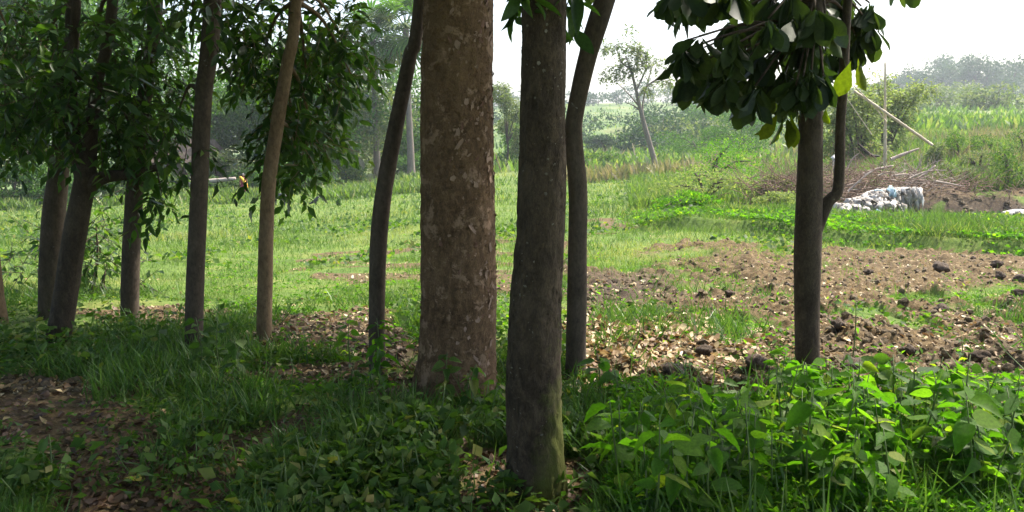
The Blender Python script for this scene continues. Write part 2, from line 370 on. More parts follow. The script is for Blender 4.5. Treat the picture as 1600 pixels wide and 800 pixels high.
M['bark_dark'] = barkmat('dark_mossy_bark', [(.3,(.017,.012,.008)),(.5,(.055,.039,.025)),(.72,(.12,.088,.058))], 20, (.24,.21,.17), .655, (.10,.115,.02), 1.0, .5, 26)
M['bark_rough'] = barkmat('rough_dark_bark', [(.3,(.02,.014,.009)),(.5,(.052,.038,.025)),(.72,(.105,.08,.054))], 18, (.22,.2,.16), .68, None, .9, .5, 20)
M['lichen'] = plain('pale_lichen', [(.3,(.12,.105,.085)),(.7,(.24,.215,.18))], 40, .9)
M['bark_grey'] = barkmat('smooth_grey_brown_bark', [(.3,(.04,.03,.02)),(.55,(.085,.065,.045)),(.75,(.13,.10,.075))], 9, (.28,.27,.24), .67, None, .5, .5)
M['bark_tan'] = barkmat('tan_bark', [(.3,(.12,.075,.04)),(.55,(.2,.135,.075)),(.75,(.28,.2,.12))], 9, (.4,.36,.3), .68, None, .5, .5)
M['bark_pale'] = barkmat('pale_grey_bark', [(.3,(.12,.10,.085)),(.7,(.26,.22,.18))], 6, None, .6, None, .4)
M['bamboo'] = plain('dry_bamboo', [(.3,(.36,.28,.17)),(.7,(.58,.48,.33))], 6, .5, .1)
M['driftwood'] = plain('bleached_dead_wood', [(.3,(.22,.17,.13)),(.7,(.45,.37,.3))], 8, .85)
M['twig'] = plain('dry_twig', [(.3,(.12,.07,.045)),(.7,(.28,.19,.13))], 5, .9)
M['blackened_and_shade'] = plain('blackened_wood_and_shade', [(.3,(.015,.013,.012)),(.7,(.05,.04,.035))], 8, .8)
M['stem'] = plain('green_stem', [(.3,(.07,.11,.03)),(.7,(.13,.18,.05))], 12, .6)
M['plastic'] = plain('dirty_white_plastic', [(.3,(.18,.165,.14)),(.5,(.36,.34,.30)),(.7,(.6,.58,.54))], 5, .45, .4, .02)
M['rag'] = plain('grimy_rag', [(.3,(.12,.10,.085)),(.5,(.3,.27,.23)),(.7,(.55,.52,.47))], 6, .9, .6, .02)
M['ragblue'] = plain('faded_blue_rag', [(.3,(.2,.3,.34)),(.7,(.4,.52,.55))], 6, .9)
M['mud'] = plain('mud_wall', [(.3,(.10,.07,.052)),(.7,(.18,.125,.09))], 4, .95)
M['thatch'] = plain('old_thatch', [(.3,(.08,.06,.05)),(.7,(.2,.15,.12))], 18, .95, .8)
M['concrete'] = plain('weathered_concrete', [(.3,(.12,.12,.12)),(.7,(.26,.25,.23))], 5, .9)
M['stone_pale'] = plain('pale_rendered_stone', [(.3,(.25,.21,.17)),(.7,(.42,.37,.31))], 5, .9)
M['skin'] = plain('brown_skin', [(.3,(.12,.06,.035)),(.7,(.18,.09,.055))], 8, .6, .05)
M['hair'] = plain('black_hair', [(.3,(.01,.01,.01)),(.7,(.02,.018,.016))], 20, .5, .1)
M['saree'] = plain('maroon_saree', [(.3,(.24,.03,.06)),(.7,(.38,.06,.1))], 14, .8)
M['yellow'] = plain('yellow_cloth', [(.3,(.7,.38,.03)),(.7,(.85,.55,.06))], 14, .8)
M['blackfur'] = plain('black_coat', [(.3,(.012,.012,.014)),(.7,(.03,.03,.035))], 20, .7)
M['whitefur'] = plain('white_coat', [(.3,(.5,.5,.5)),(.7,(.7,.7,.7))], 20, .7)

# ---------------------------------------------------------------- ground
def rice(x, y):
    px = upx(x, y); return sstep(1370, 1420, px+30*(vnoise(x*.2,y*.2,seed=4)-.5))*sstep(50, 56, y)*(1-sstep(102, 108, y))
def attrs(o, x, y, far=True):
    for k, v in (('soil', soilmask(x, y)), ('wet_shadow', wet_shadow_mask(x, y)), ('far', sstep(35, 80, y)), ('rice', rice(x, y))):
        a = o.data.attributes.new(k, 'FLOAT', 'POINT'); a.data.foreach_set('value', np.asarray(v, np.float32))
def grid(X, Y, Z, name, mat):
    r, c = X.shape; s = Soup(); i = np.arange(r-1)[:, None]*c; j = np.arange(c-1)[None]
    s.add(np.stack([X, Y, Z], -1).reshape(-1, 3), np.stack([i+j, i+j+1, i+c+j+1, i+c+j], -1).reshape(-1, 4)); return s.build(name, mat)
ys = np.concatenate([-np.geomspace(60, 1, 24), np.linspace(-.5, 2, 8), np.arange(2.15, 13, .11), np.arange(13.05, 19, .06), np.arange(19.1, 34, .16), np.geomspace(34.3, 900, 110)])
us = np.sinh(np.linspace(-1, 1, 230)*1.3)/math.sinh(1.3)*1.9
Y, U = np.meshgrid(ys, us, indexing='ij'); X = U*(np.abs(Y)+3); Z = hgt(X, Y)
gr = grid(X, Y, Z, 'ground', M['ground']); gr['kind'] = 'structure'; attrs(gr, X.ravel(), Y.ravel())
# ploughed soil: real clod relief
dv = 4.4*(16.2/4.4)**np.linspace(0, 1, 280); uv = np.linspace(.02, .86, 350)
Y, U = np.meshgrid(dv, uv, indexing='ij'); X = U*Y
sm = soilmask(X, Y)
c1 = fbm(X*3.1, Y*3.1, o=2, seed=51); c2 = fbm(X*9, Y*9, o=3, seed=52); c3 = vnoise(X*28, Y*28, seed=53)
rel = .16*np.clip(c1-.42, 0, 1)+.16*np.clip(c2-.45, 0, 1)**1.0+.022*c3
edge = sstep(.02, .05, U)*(1-sstep(.8, .86, U))*sstep(4.4, 4.7, Y)*(1-sstep(15.0, 16.0, Y))*(1-sstep(-.5,-.15, Y-lip(800+F*U)))
m2 = sstep(.15, .6, sm)*edge
Z = hgt(X, Y)-.05+m2*(.06+rel)
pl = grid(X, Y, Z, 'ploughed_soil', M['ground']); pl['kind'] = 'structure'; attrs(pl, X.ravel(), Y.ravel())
def top(x, y):
    sm = soilmask(x, y); u = x/np.maximum(y, .1)
    rel = .16*np.clip(fbm(x*3.1, y*3.1, o=2, seed=51)-.42, 0, 1)+.16*np.clip(fbm(x*9, y*9, o=3, seed=52)-.45, 0, 1)+.022*vnoise(x*28, y*28, seed=53)
    edge = sstep(.02, .05, u)*(1-sstep(.8, .86, u))*sstep(4.4, 4.7, y)*(1-sstep(15.0, 16.0, y))*(1-sstep(-.5,-.15, y-lip(800+F*u)))
    return hgt(x, y)+np.maximum(0, -.05+sstep(.15, .6, sm)*edge*(.06+rel))

# ---------------------------------------------------------------- ground cover (nobody could count these)
def samp(n, d0, d1, u0=-.85, u1=.85, rng=RNG):
    d = 1/rng.uniform(1/d1, 1/d0, n); u = rng.uniform(u0, u1, n); return u*d, d
def azrot(n, rng, lean=.35):
    a = rng.uniform(0, 2*np.pi, n); d = np.stack([np.cos(a), np.sin(a), np.zeros(n)], -1)
    up = norm(np.stack([rng.normal(0, lean, n), rng.normal(0, lean, n), np.ones(n)], -1))
    y = norm(d-up*np.sum(d*up, -1, keepdims=True)); x = np.cross(y, up); return np.stack([x, y, up], -1)
def cover(name, mat, tpl, n, d0, d1, keep, size, label, cat, lean=.35, u=(-.85,.85), tintf=None, z0=0, smooth=True, wmul=None):
    x, y = samp(n, d0, d1, *u); k = RNG.random(n) < keep(x, y); x, y = x[k], y[k]
    z = top(x, y)+z0; sc = size(x, y); m = len(x)
    if wmul is not None: sc = np.stack([sc*wmul(y), sc, sc], -1)
    s = Soup(); t = RNG.random(m) if tintf is None else tintf(x, y)
    s.scatter(tpl, np.stack([x, y, z], -1), azrot(m, RNG, lean), sc, np.clip(t, 0, .999))
    o = s.build(name, mat, smooth=smooth); return tag(o, label, cat, kind='stuff')
nsoil = lambda x, y: 1-soilmask(x, y)
ptch = lambda x, y, f, a, b, sd: sstep(a, b, fbm(x*f, y*f, seed=sd))
tin = lambda x, y: np.clip(fbm(x*.35, y*.35, seed=61)*1.5-.45+RNG.normal(0, .14, len(x)), 0, .999)
cover('field_grass', M['grass'], BLADE, 165000, 8, 75, lambda x, y: nsoil(x, y)*.95*np.clip(.25+ptch(x,y,1.3,.36,.56,66)+sstep(14,20,y), 0, 1)+.04,
      lambda x, y: RNG.uniform(.6, 1.3, len(x))*np.interp(y, [8,13,20,32,60], [.055,.075,.12,.17,.24])*(1+.5*ptch(x,y,.3,.45,.65,7)), 'bright green grass covering the open field', 'grass', tintf=tin, wmul=lambda y: 1+y/16)
def lipz(x, y): u = upx(x, y); return sstep(950, 1060, u)*(.22*sstep(-.3, -.1, y-lip(u))+.78*sstep(.12, .35, y-lip(u)))*(1-sstep(4, 7, y-lip(u)))
cover('bank_grass', M['grass'], BLADE, 70000, 13, 23, lambda x, y: lipz(x, y)*(.25+.75*ptch(x,y,.8,.36,.52,73)), lambda x, y: RNG.uniform(.05, .15, len(x))*(1+1.6*ptch(x,y,.7,.48,.66,72)),
      'tall grass along the low bank behind the ploughed plot', 'grass', lean=.5, u=(.1,.9), tintf=tin, wmul=lambda y: 1.8)
cover('bank_herbs', M['leaf_bright'], ROUND, 60000, 13, 23, lambda x, y: lipz(x, y)*ptch(x,y,.9,.34,.5,71), lambda x, y: RNG.uniform(.05, .11, len(x)),
      'leafy weeds mixed in the grass of the low bank', 'weeds', lean=1.0, u=(.1,.9), z0=.09)
cover('yellow_grass', M['grass_yel'], BLADE, 60000, 10, 60, lambda x, y: nsoil(x, y)*ptch(x, y, .22, .56, .66, 81), lambda x, y: RNG.uniform(.6, 1.3, len(x))*np.interp(y, [10,16,30,60], [.07,.11,.17,.26]),
      'yellowish grass growing in patches over the field', 'grass', wmul=lambda y: 1+y/14)
PLOT = lambda x, y: 1-.93*((upx(x, y) > 890+60*(fbm(x*2,y*2,seed=19)-.5)) & (y > 4.35))*(soilmask(x, y) > .3)
LITTER = lambda x, y: 1-.75*sstep(.45, .6, fbm(x*1.1+9, y*1.1, seed=17))
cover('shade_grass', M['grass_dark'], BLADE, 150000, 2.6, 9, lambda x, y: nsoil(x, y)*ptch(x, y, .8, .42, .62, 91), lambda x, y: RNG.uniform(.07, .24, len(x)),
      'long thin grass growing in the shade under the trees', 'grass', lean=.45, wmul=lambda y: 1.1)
cover('shade_herbs', M['leaf_mid'], SMALL, 150000, 2.6, 8.5, lambda x, y: (nsoil(x, y)*.9+.13)*ptch(x, y, 1.1, .36, .54, 92)*PLOT(x, y)*LITTER(x, y), lambda x, y: .018+.042*RNG.random(len(x))**1.5,
      'small leafy herbs carpeting the shaded ground', 'weeds', lean=1.1, z0=.06)
cover('shade_herbs', M['leaf_mid'], ROUND, 30000, 2.6, 7.5, lambda x, y: (.06+nsoil(x, y))*ptch(x, y, .9, .40, .57, 93)*PLOT(x, y)*LITTER(x, y), lambda x, y: .03+.06*RNG.random(len(x))**1.5,
      'broader leaved herbs standing above the shaded grass', 'weeds', lean=1.1, z0=.13)
cover('plot_herbs', M['leaf_bright'], SMALL, 60000, 4.6, 17, lambda x, y: (.2+nsoil(x, y))*ptch(x, y, 2.2, .42, .6, 94)*(upx(x,y) > 300), lambda x, y: RNG.uniform(.03, .07, len(x)),
      'low green weeds sprouting on the plot', 'weeds', lean=.9, z0=.02, wmul=lambda y: 1+0*y)
cover('leaf_litter', M['dry'], DRY, 27000, 4.6, 17, lambda x, y: (.05+.95*soilmask(x, y))*(.25+.75*ptch(x, y, 1.0, .42, .6, 95)), lambda x, y: (.02+.045*RNG.random(len(x))**1.6),
      'pale dry leaves strewn over the ploughed soil', 'dry leaves', lean=.45, z0=.006)
cover('leaf_litter', M['dry'], DRY, 16000, 4.6, 8, lambda x, y: np.exp(-((upx(x,y)-1010)/120)**2-((y-5.6)/.9)**2), lambda x, y: .03+.06*RNG.random(len(x))**1.6,
      'pale dry leaves gathered on the near edge of the plot right of the trunks', 'dry leaves', lean=.45, z0=.01, u=(.0,.4))
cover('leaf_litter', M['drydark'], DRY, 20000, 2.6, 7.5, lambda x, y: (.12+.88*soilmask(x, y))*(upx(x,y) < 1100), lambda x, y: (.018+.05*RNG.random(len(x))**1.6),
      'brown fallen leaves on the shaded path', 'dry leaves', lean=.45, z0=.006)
cover('thicket_herbs', M['leaf_bright'], SMALL, 26000, 2.6, 5.2, lambda x, y: (upx(x,y) > 960)*(y < 4.5)*ptch(x, y, 1.6, .35, .5, 96), lambda x, y: .025+.04*RNG.random(len(x)),
      'small leaved herbs filling the thicket at the bottom right', 'weeds', lean=1.2, z0=.17, u=(.1,.85))
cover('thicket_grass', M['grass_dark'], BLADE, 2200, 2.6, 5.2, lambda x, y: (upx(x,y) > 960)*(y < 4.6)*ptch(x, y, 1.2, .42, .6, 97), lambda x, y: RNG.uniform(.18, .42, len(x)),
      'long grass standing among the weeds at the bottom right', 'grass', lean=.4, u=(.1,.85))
def ico(seed, n=1):
    import bmesh
    bm = bmesh.new(); bmesh.ops.create_icosphere(bm, subdivisions=n, radius=.5)
    V = A([v.co[:] for v in bm.verts]); T = A([[v.index for v in f.verts] for f in bm.faces]); bm.free()
    V = V*(1+1.5*(fbm(V[:,0]*4+seed*7, V[:,1]*4, V[:,2]*4, 3, seed)-.5))[:, None]*A([1+.3*math.sin(seed), 1, 1]); V[:,2] *= .75
    return (V, np.zeros((0,4), int), T)
cover('soil_crumbs', M['clod'], ico(3), 19000, 4.6, 17, lambda x, y: soilmask(x, y)**2, lambda x, y: (.012+.07*RNG.random(len(x))**2),
      'crumbs of dry earth covering the ploughed soil', 'soil', smooth=False)

cover('field_weeds', M['leaf_mid'], ROUND, 40000, 12, 50, lambda x, y: nsoil(x, y)*ptch(x, y, .5, .52, .66, 120), lambda x, y: RNG.uniform(.05, .11, len(x))*(1+y/40),
      'darker broad leaved weeds in patches across the field', 'weeds', lean=1.0, z0=.1)
cover('gully_stones', M['clod'], ico(6), 5000, 22, 34, lambda x, y: soilmask(x, y)*(upx(x,y) > 1150), lambda x, y: .05+.3*RNG.random(len(x))**3,
      'lumps of earth and stone on the broken gully bank', 'soil', u=(.25,.9), smooth=False)
# ---------------------------------------------------------------- crowns and trees
def twigs(centres, radii, n, L, per=7, droop=.5, tw=.3, rng=RNG, fan=.9, jit=.35):
    """n leaves on short drooping twigs inside the given ellipsoids -> leaf pos, dir, size and twig segments"""
    centres = np.asarray(centres, float); radii = np.asarray(radii, float)
    wts = np.prod(radii, 1)**.66; wts /= wts.sum(); nt_ = max(1, n//per)
    ci = rng.choice(len(centres), nt_, p=wts); v = norm(rng.normal(size=(nt_, 3))); r = rng.uniform(.15, 1, nt_)**.5
    a = centres[ci]+v*r[:, None]*radii[ci]
    d = norm(v*.6+rng.normal(0, .6, (nt_, 3))+A([0,0,-droop])); ln = tw*rng.uniform(.6, 1.3, nt_)
    k = np.tile(np.arange(per), nt_); ti = np.repeat(np.arange(nt_), per)
    s = (k+.7)/per; base = a[ti]+d[ti]*(ln[ti]*s)[:, None]+A([0,0,-1])*(droop*.35*ln[ti]*s*s)[:, None]
    side = norm(np.cross(d, A([0,0,1.0])+rng.normal(0, .2, (nt_, 3))))[ti]*np.where(k % 2, 1, -1)[:, None]
    ld = norm(d[ti]*.7+side*fan+rng.normal(0, jit, (len(ti), 3))+A([0,0,-droop*.7]))
    return base, ld, L*rng.uniform(.65, 1.2, len(ti)), a, a+d*ln[:, None]
def leafrot(ld, rng=RNG, flat=1.0):
    up = A([0,0,flat])+rng.normal(0, .55, ld.shape); return frames(ld, up)
def addtwigs(s, a, b, r=.004):
    n = len(a); d = norm(b-a); x = norm(np.cross(d, A([.3,.2,1.0]))); y = np.cross(d, x); V = []
    for k in range(3):
        o = x*math.cos(k*2.094)+y*math.sin(k*2.094); V.append(a+o*r); V.append(b+o*r*.5)
    V = np.stack(V, 1); q = A([[0,2,3,1],[2,4,5,3],[4,0,1,5]]); off = (np.arange(n)*6)[:, None, None]
    s.add(V.reshape(-1, 3), (q[None]+off).reshape(-1, 4))
def put_leaves(root, tpl, mat, pos, ld, sc, nobj=0, rng=RNG, flat=1.0, name='leaf'):
    rot = leafrot(ld, rng, flat); org = np.array(root.location)
    order = np.argsort(np.linalg.norm(pos-EYE, axis=1)); 
    if nobj:
        px, py = proj(pos[:,0], pos[:,1], pos[:,2]); vis = (px > 0) & (px < 1600) & (py > 0) & (py < 800)
        order = np.concatenate([order[vis[order]], order[~vis[order]]]); me = leafmesh(tpl, mat)
        for i in order[:nobj]:
            o = bpy.data.objects.new(name, me[i % len(me)]); C.objects.link(o); o.parent = root
            from mathutils import Matrix
            Rm = Matrix([[float(v) for v in r] for r in rot[i]]); o.location = pos[i]-org
            o.rotation_euler = Rm.to_euler(); o.scale = [float(sc[i])]*3
        order = order[nobj:]
    if len(order):
        s = Soup(); tp2 = SMALL if tpl is LEAF else tpl; s.scatter(tp2, pos[order], rot[order], sc[order], rng.random(len(order))); s.build('foliage', mat, root, kind='stuff')
_lm = {}
def leafmesh(tpl, mat):
    key = (id(tpl[0]), mat.name)
    if key not in _lm:
        L_ = []; src = HI.get(id(tpl[0]), tpl)
        for k, (a, b) in enumerate([(1, 1), (.82, 2.2), (1.1, .2), (.95, 3.0)]):
            V = src[0].copy(); V[:,0] *= a; V[:,2] *= b; L_.append(single((V, src[1], src[2]), 'leaf', mat))
        _lm[key] = L_
    return _lm[key]

NEAR = {}
def trunk(key, name, label, path, mat, ext=6.5, sides=40, rough=.06, rs=6, lean=(0,0), flare=(.35,.06,3), d=None, cat='tree', seed=1, n=150, group=None):
    b = G(path[0][0], path[0][1]) if d is None else at(path[0][0], path[0][1], d)
    root = empty(name, (b[0], b[1], float(hgt(b[0], b[1]))), label, cat, group)
    P = []; Rr = []
    for q in path:
        dd = b[1]+(q[3] if len(q) > 3 else 0); p = at(q[0], q[1], dd); P.append(p); Rr.append(q[2]/2*dd/F*1.02)
    P = A(P); P[0,2] = min(P[0,2], hgt(P[0,0], P[0,1])); P = np.vstack([P[0]-A([0,0,.15]), P]); Rr = [Rr[0]]+Rr
    if ext:
        dirn = norm(P[-1]-P[-2]); dirn = norm(dirn*.6+A([0,0,.6])+A([lean[0], lean[1], 0])); h = ext-P[-1][2]
        for f in (.4, 1.0): P = np.vstack([P, P[-1]+dirn*h*(.5)]); Rr.append(Rr[-1]*(.8 if f < 1 else .6))
    s = Soup(); tube(s, P, Rr, sides, n, rough=rough, rs=rs, seed=seed, flare=flare); s.build('trunk', mat, root)
    NEAR[key] = dict(root=root, P=P, R=Rr, b=b, mat=mat); return NEAR[key]
def branch(T, path, r0, r1, d=None, px=True, sides=10, n=30, rough=.06):
    P = A([at(q[0], q[1], T['b'][1]+(q[2] if len(q) > 2 else 0)) for q in path]) if px else A(path)
    s = Soup(); tube(s, P, np.linspace(r0, r1, len(P)), sides, n, rough=rough, seed=4); return s.build('branch', T['mat'], T['root'])
def crown(T, cl, n, L, tpl=LEAF, mat='leaf_dark', nobj=0, per=7, droop=.5, tw=.3, dd=.5, join=True, fan=.9):
    cs = A([at(c[0], c[1], T['b'][1]+(c[4] if len(c) > 4 else 0)) for c in cl]); k = T['b'][1]/F
    rs = A([[c[2]*k, dd, c[3]*k] for c in cl])
    pos, ld, sc, a, b = twigs(cs, rs, n, L, per, droop, tw, fan=fan)
    put_leaves(T['root'], tpl, M[mat], pos, ld, sc, nobj)
    s = Soup(); addtwigs(s, a, b, .0035)
    for c in cs if join else []:                           # limbs out of the trunk to each clump
        i = np.argmin(np.abs(T['P'][:,2]-(c[2]+.35))); p0 = T['P'][i]
        tube(s, [p0, (p0+c)/2+A([0,0,.12]), c], [min(T['R'][i]*.5, .03), .014, .006], 6, 9)
    s.build('twigs', T['mat'], T['root'], kind='stuff')

# the near row, left to right
Ta = trunk('a', 'roadside_tree', 'brown trunk cut off by the left edge of the photo', [(-6,505,34),(-12,440,28),(-22,300,24),(-30,0,20)], M['bark_tan'], seed=11)
T1 = trunk('1', 'roadside_tree', 'straight trunk just behind the leaning forked one at the far left', [(80,498,34),(80,420,35),(84,340,33),(96,230,27),(108,100,22),(114,0,20)], M['bark_grey'], seed=12)
T2 = trunk('2', 'roadside_tree', 'dark leaning trunk that forks low down at the far left', [(92,532,36),(104,450,34),(118,360,33),(132,285,30),(142,210,19),(152,130,16),(176,0,15)], M['bark_rough'], seed=13)
branch(T2, [(128,300),(160,278),(205,272),(245,262)], .06, .025); branch(T2, [(128,296),(118,220),(112,120),(120,0)], .045, .03)
T3 = trunk('3', 'roadside_tree', 'upright slim trunk with leaves hanging beside it, third from the left', [(203,508,27),(204,420,26),(210,300,25),(222,180,22),(244,0,19)], M['bark_grey'], seed=14)
T4 = trunk('4', 'roadside_tree', 'slim dark straight trunk standing against the gap of sky on the left', [(303,548,27),(305,440,27),(311,300,26),(318,150,25),(332,0,26)], M['bark_grey'], seed=15)
T5 = trunk('5', 'roadside_tree', 'slender sunlit tan trunk rising into hanging dark leaves', [(413,532,23),(414,450,23),(419,300,21),(434,190,20),(449,100,18),(463,0,16)], M['bark_tan'], seed=16)
T6 = trunk('6', 'roadside_tree', 'slender trunk curving right, just left of the thickest tree', [(590,582,26),(589,470,25),(592,370,26),(603,280,25),(622,180,23),(640,90,21),(656,0,19)], M['bark_grey'], seed=17)
T7 = trunk('7', 'big_tree', 'thickest tree, reddish brown flaking bark, in the middle', [(711,604,136),(715,540,121),(717,420,116),(715,300,112),(714,200,109),(714,100,106),(716,0,102)], M['bark_big'], sides=110, n=300, rough=.04, rs=34, flare=(.3,.03,5), ext=8, seed=18)
T8 = trunk('8', 'roadside_tree', 'thick dark mossy trunk nearest the camera, right of the thickest tree', [(839,775,100),(836,700,91),(834,600,87),(836,500,83),(842,400,76),(847,300,73),(848,200,69),(849,100,66),(850,0,64)], M['bark_dark'], sides=100, n=300, rough=.075, rs=30, flare=(.25,.035,5), ext=7, seed=19)
T9 = trunk('9', 'roadside_tree', 'smooth dark trunk kinked where it touches the thick mossy trunk', [(899,592,31),(901,500,31),(902,400,30),(903,300,29),(896,215,27),(900,170,26),(918,90,28),(945,0,31)], M['bark_grey'], lean=(.2,0), seed=20, n=160)
T10 = trunk('10', 'young_tree', 'young tree with big drooping leaves, alone on the right', [(1261,592,38),(1261,500,38),(1262,400,41),(1264,330,40),(1266,240,36),(1268,150,33),(1272,60,27),(1276,0,22)], M['bark_rough'], ext=4.2, sides=40, rough=.04, seed=21, flare=(.05,.05,3))
branch(T10, [(1268,378),(1284,337),(1294,316),(1308,300),(1312,260),(1313,200),(1318,120),(1322,40),(1330,-60)], .042, .024, sides=14, n=60, rough=.09)
branch(T10, [(1288,320),(1299,306),(1310,301)], .034, .018, n=14); branch(T10, [(1268,150),(1258,90),(1240,20),(1225,-40)], .03, .015)
# flaking plates on the big trunk
fl = T7; rf = np.random.default_rng(5); Pt = catmull(np.column_stack([fl['P'], fl['R']]), 400)
fm = []
for k in range(6):
    nn_ = 9; an = np.linspace(0, 2*np.pi, nn_, endpoint=False); rr0 = .5*(.55+.75*rf.random(nn_))
    V = np.column_stack([np.cos(an)*rr0*.8, np.sin(an)*rr0+.3, .1+.3*rf.random(nn_)*(np.sin(an) > .2)]); V = np.vstack([V, [0,.3,.14]])
    fm.append(single((V, A([]).reshape(0,4).astype(int), A([[j, (j+1) % nn_, nn_] for j in range(nn_)])), 'bark_flake', M['bark_flake' if k % 3 else 'bark_flake_red']))
from mathutils import Matrix
for i in range(300):
    if i % 3 == 0: zc = rf.uniform(.1, 2.7); tc_ = rf.normal(-.85, .5)
    z = zc+rf.normal(0, .07); k = np.argmin(np.abs(Pt[:,2]-z)); th = tc_+rf.normal(0, .12)
    dirv = A([math.cos(th), math.sin(th), 0]); p = Pt[k,:3]+dirv*(Pt[k,3]*.985)
    up = norm(A([rf.normal(0,.6), rf.normal(0,.5), 1.0])*rf.choice([-1,1])); up = norm(up-dirv*np.dot(up, dirv)); xx = np.cross(up, dirv)
    o = bpy.data.objects.new('bark_flake', fm[i % len(fm)]); C.objects.link(o); o.parent = fl['root']
    o.location = p-A(fl['root'].location); s_ = .016+.03*rf.random()**2.5
    o.rotation_euler = Matrix([[xx[r], up[r], dirv[r]] for r in range(3)]).to_euler(); o.scale = (s_*rf.uniform(.5, 1.1), s_*rf.uniform(.8, 1.9), s_)
s = Soup(); nsc = 5200; zz = rf.uniform(.05, 3.1, nsc); kk_ = np.searchsorted(Pt[:,2], zz).clip(1, len(Pt)-1); th = rf.uniform(-np.pi, np.pi, nsc)
dv_ = np.stack([np.cos(th), np.sin(th), 0*th], -1); up_ = np.stack([rf.normal(0,.35,nsc), rf.normal(0,.35,nsc), np.ones(nsc)], -1); yy_ = norm(up_-dv_*np.sum(up_*dv_, -1, keepdims=True)); xx_ = np.cross(yy_, dv_)
s.scatter((fm0 := (A([[-.45,0,-.1],[.4,.05,-.1],[.5,.7,.2],[0,1,.35],[-.5,.6,.25],[0,.4,.12]]), np.zeros((0,4), int), A([[0,1,5],[1,2,5],[2,3,5],[3,4,5],[4,0,5]]))), Pt[kk_,:3]+dv_*(Pt[kk_,3]*.985)[:, None], np.stack([xx_, yy_, dv_], -1), .008+.022*rf.random(nsc)**2, rf.random(nsc))
s.build('bark_scales', M['bark_big'], T7['root'], kind='stuff', smooth=False)
Pe = catmull(np.column_stack([T8['P'], T8['R']]), 400); s = Soup(); zz = rf.uniform(.05, 3.0, 2200); kk_ = np.searchsorted(Pe[:,2], zz).clip(1, 399); th = rf.uniform(-np.pi, np.pi, 2200)
dv_ = np.stack([np.cos(th), np.sin(th), 0*th], -1); up_ = np.stack([rf.normal(0,.2,2200), rf.normal(0,.2,2200), np.ones(2200)], -1); yy_ = norm(up_-dv_*np.sum(up_*dv_, -1, keepdims=True)); xx_ = np.cross(yy_, dv_)
s.scatter(fm0, Pe[kk_,:3]+dv_*(Pe[kk_,3]*.99)[:, None], np.stack([xx_, yy_, dv_], -1), np.stack([.006+.006*rf.random(2200), .012+.02*rf.random(2200), .01+0*zz], -1), rf.random(2200))
s.build('bark_scales', M['bark_dark'], T8['root'], kind='stuff', smooth=False)
s = Soup(); nl_ = 260; zc_ = rf.uniform(.1, 3.0, 60)[rf.integers(0, 60, nl_)]; tc2 = rf.uniform(-2.6, 0, 60)
ci_ = rf.integers(0, 60, nl_); zz = (np.linspace(.1, 3.0, 60)[ci_]+rf.normal(0, .09, nl_)).clip(.05, 3.1); kk_ = np.searchsorted(Pe[:,2], zz).clip(1, 399); th = tc2[ci_]+rf.normal(0, .22, nl_)
dv_ = np.stack([np.cos(th), np.sin(th), 0*th], -1); up_ = np.stack([rf.normal(0,.8,nl_), rf.normal(0,.8,nl_), np.ones(nl_)], -1); yy_ = norm(up_-dv_*np.sum(up_*dv_, -1, keepdims=True)); xx_ = np.cross(yy_, dv_)
s.scatter(fm0, Pe[kk_,:3]+dv_*(Pe[kk_,3]*.995)[:, None], np.stack([xx_, yy_, dv_], -1), .003+.012*rf.random(nl_)**2.5, rf.random(nl_))
s.build('lichen', M['lichen'], T8['root'], kind='stuff', smooth=False)
# foliage seen in the picture
crown(Ta, [(10,40,70,70),(0,140,70,70),(20,190,60,50,-.3)], 850, .105, nobj=80, dd=.6)
crown(T1, [(80,30,70,60),(60,110,80,70,.4),(80,190,65,50,.3),(70,215,32,22)], 1250, .105, nobj=120, dd=.7)
crown(T2, [(150,60,70,60),(150,150,80,70),(140,205,80,40),(205,200,45,36),(60,165,60,50)], 1600, .11, nobj=200, dd=.6)
crown(T3, [(235,40,55,50),(245,130,50,50),(240,195,42,36),(252,300,14,16,-.2),(228,262,14,20,-.2)], 1050, .105, nobj=200, dd=.5)
crown(T4, [(300,10,60,40),(280,170,30,60,.3),(330,-30,90,40),(300,230,25,35,.2)], 450, .12, nobj=60, dd=.6)
crown(T5, [(385,30,35,60,.55),(450,50,80,70,.7),(405,100,40,55,.7),(480,130,65,60,.7),(530,50,45,50,.55),(455,190,42,40,.7),(488,205,38,36,.55),(468,258,26,20,.55),(548,115,32,30,.55),(432,262,12,24,.55)], 2500, .125, nobj=260, dd=.45)
crown(T8, [(806,-14,14,12,.0),(890,-6,8,18,.1)], 40, .12, nobj=30, dd=.12, tw=.12, per=5)
# big obovate leaves of the young tree, hanging in rosettes
ros = [(1060,10),(1045,25),(1085,30),(1110,8),(1070,95),(1092,88),(1065,112),(1085,125),(1140,60),(1140,105),(1125,130),(1150,140),(1165,95),(1190,10),(1200,60),(1190,110),(1180,140),(1215,100),(1225,35),(1235,75),(1240,130),(1150,10),(1260,15),(1285,35),(1300,70),(1315,20),(1345,40),(1358,35),(1338,88),(1316,105),(1290,110),(1218,166),(1224,172),(1226,140),(1280,150),(1420,-14),(1205,20),(1255,60),(1300,20),(1170,60),(1205,150),(1100,105),(1255,150),(1145,165),(1158,172),(1110,150),(1135,150),(1075,140),(1180,165),(1235,20),(1265,45),(1215,60),(1150,85),(1180,60),(1340,60),(1360,70)]
rr_ = np.random.default_rng(3); pos = []; ld = []; sc = []; sb = Soup(); dT = T10['b'][1]
ros2 = {(1262,75),(1276,110),(1250,100),(1286,150),(1243,165),(1268,140),(1290,60),(1240,55),(1272,45)}; ros = ros+sorted(ros2)
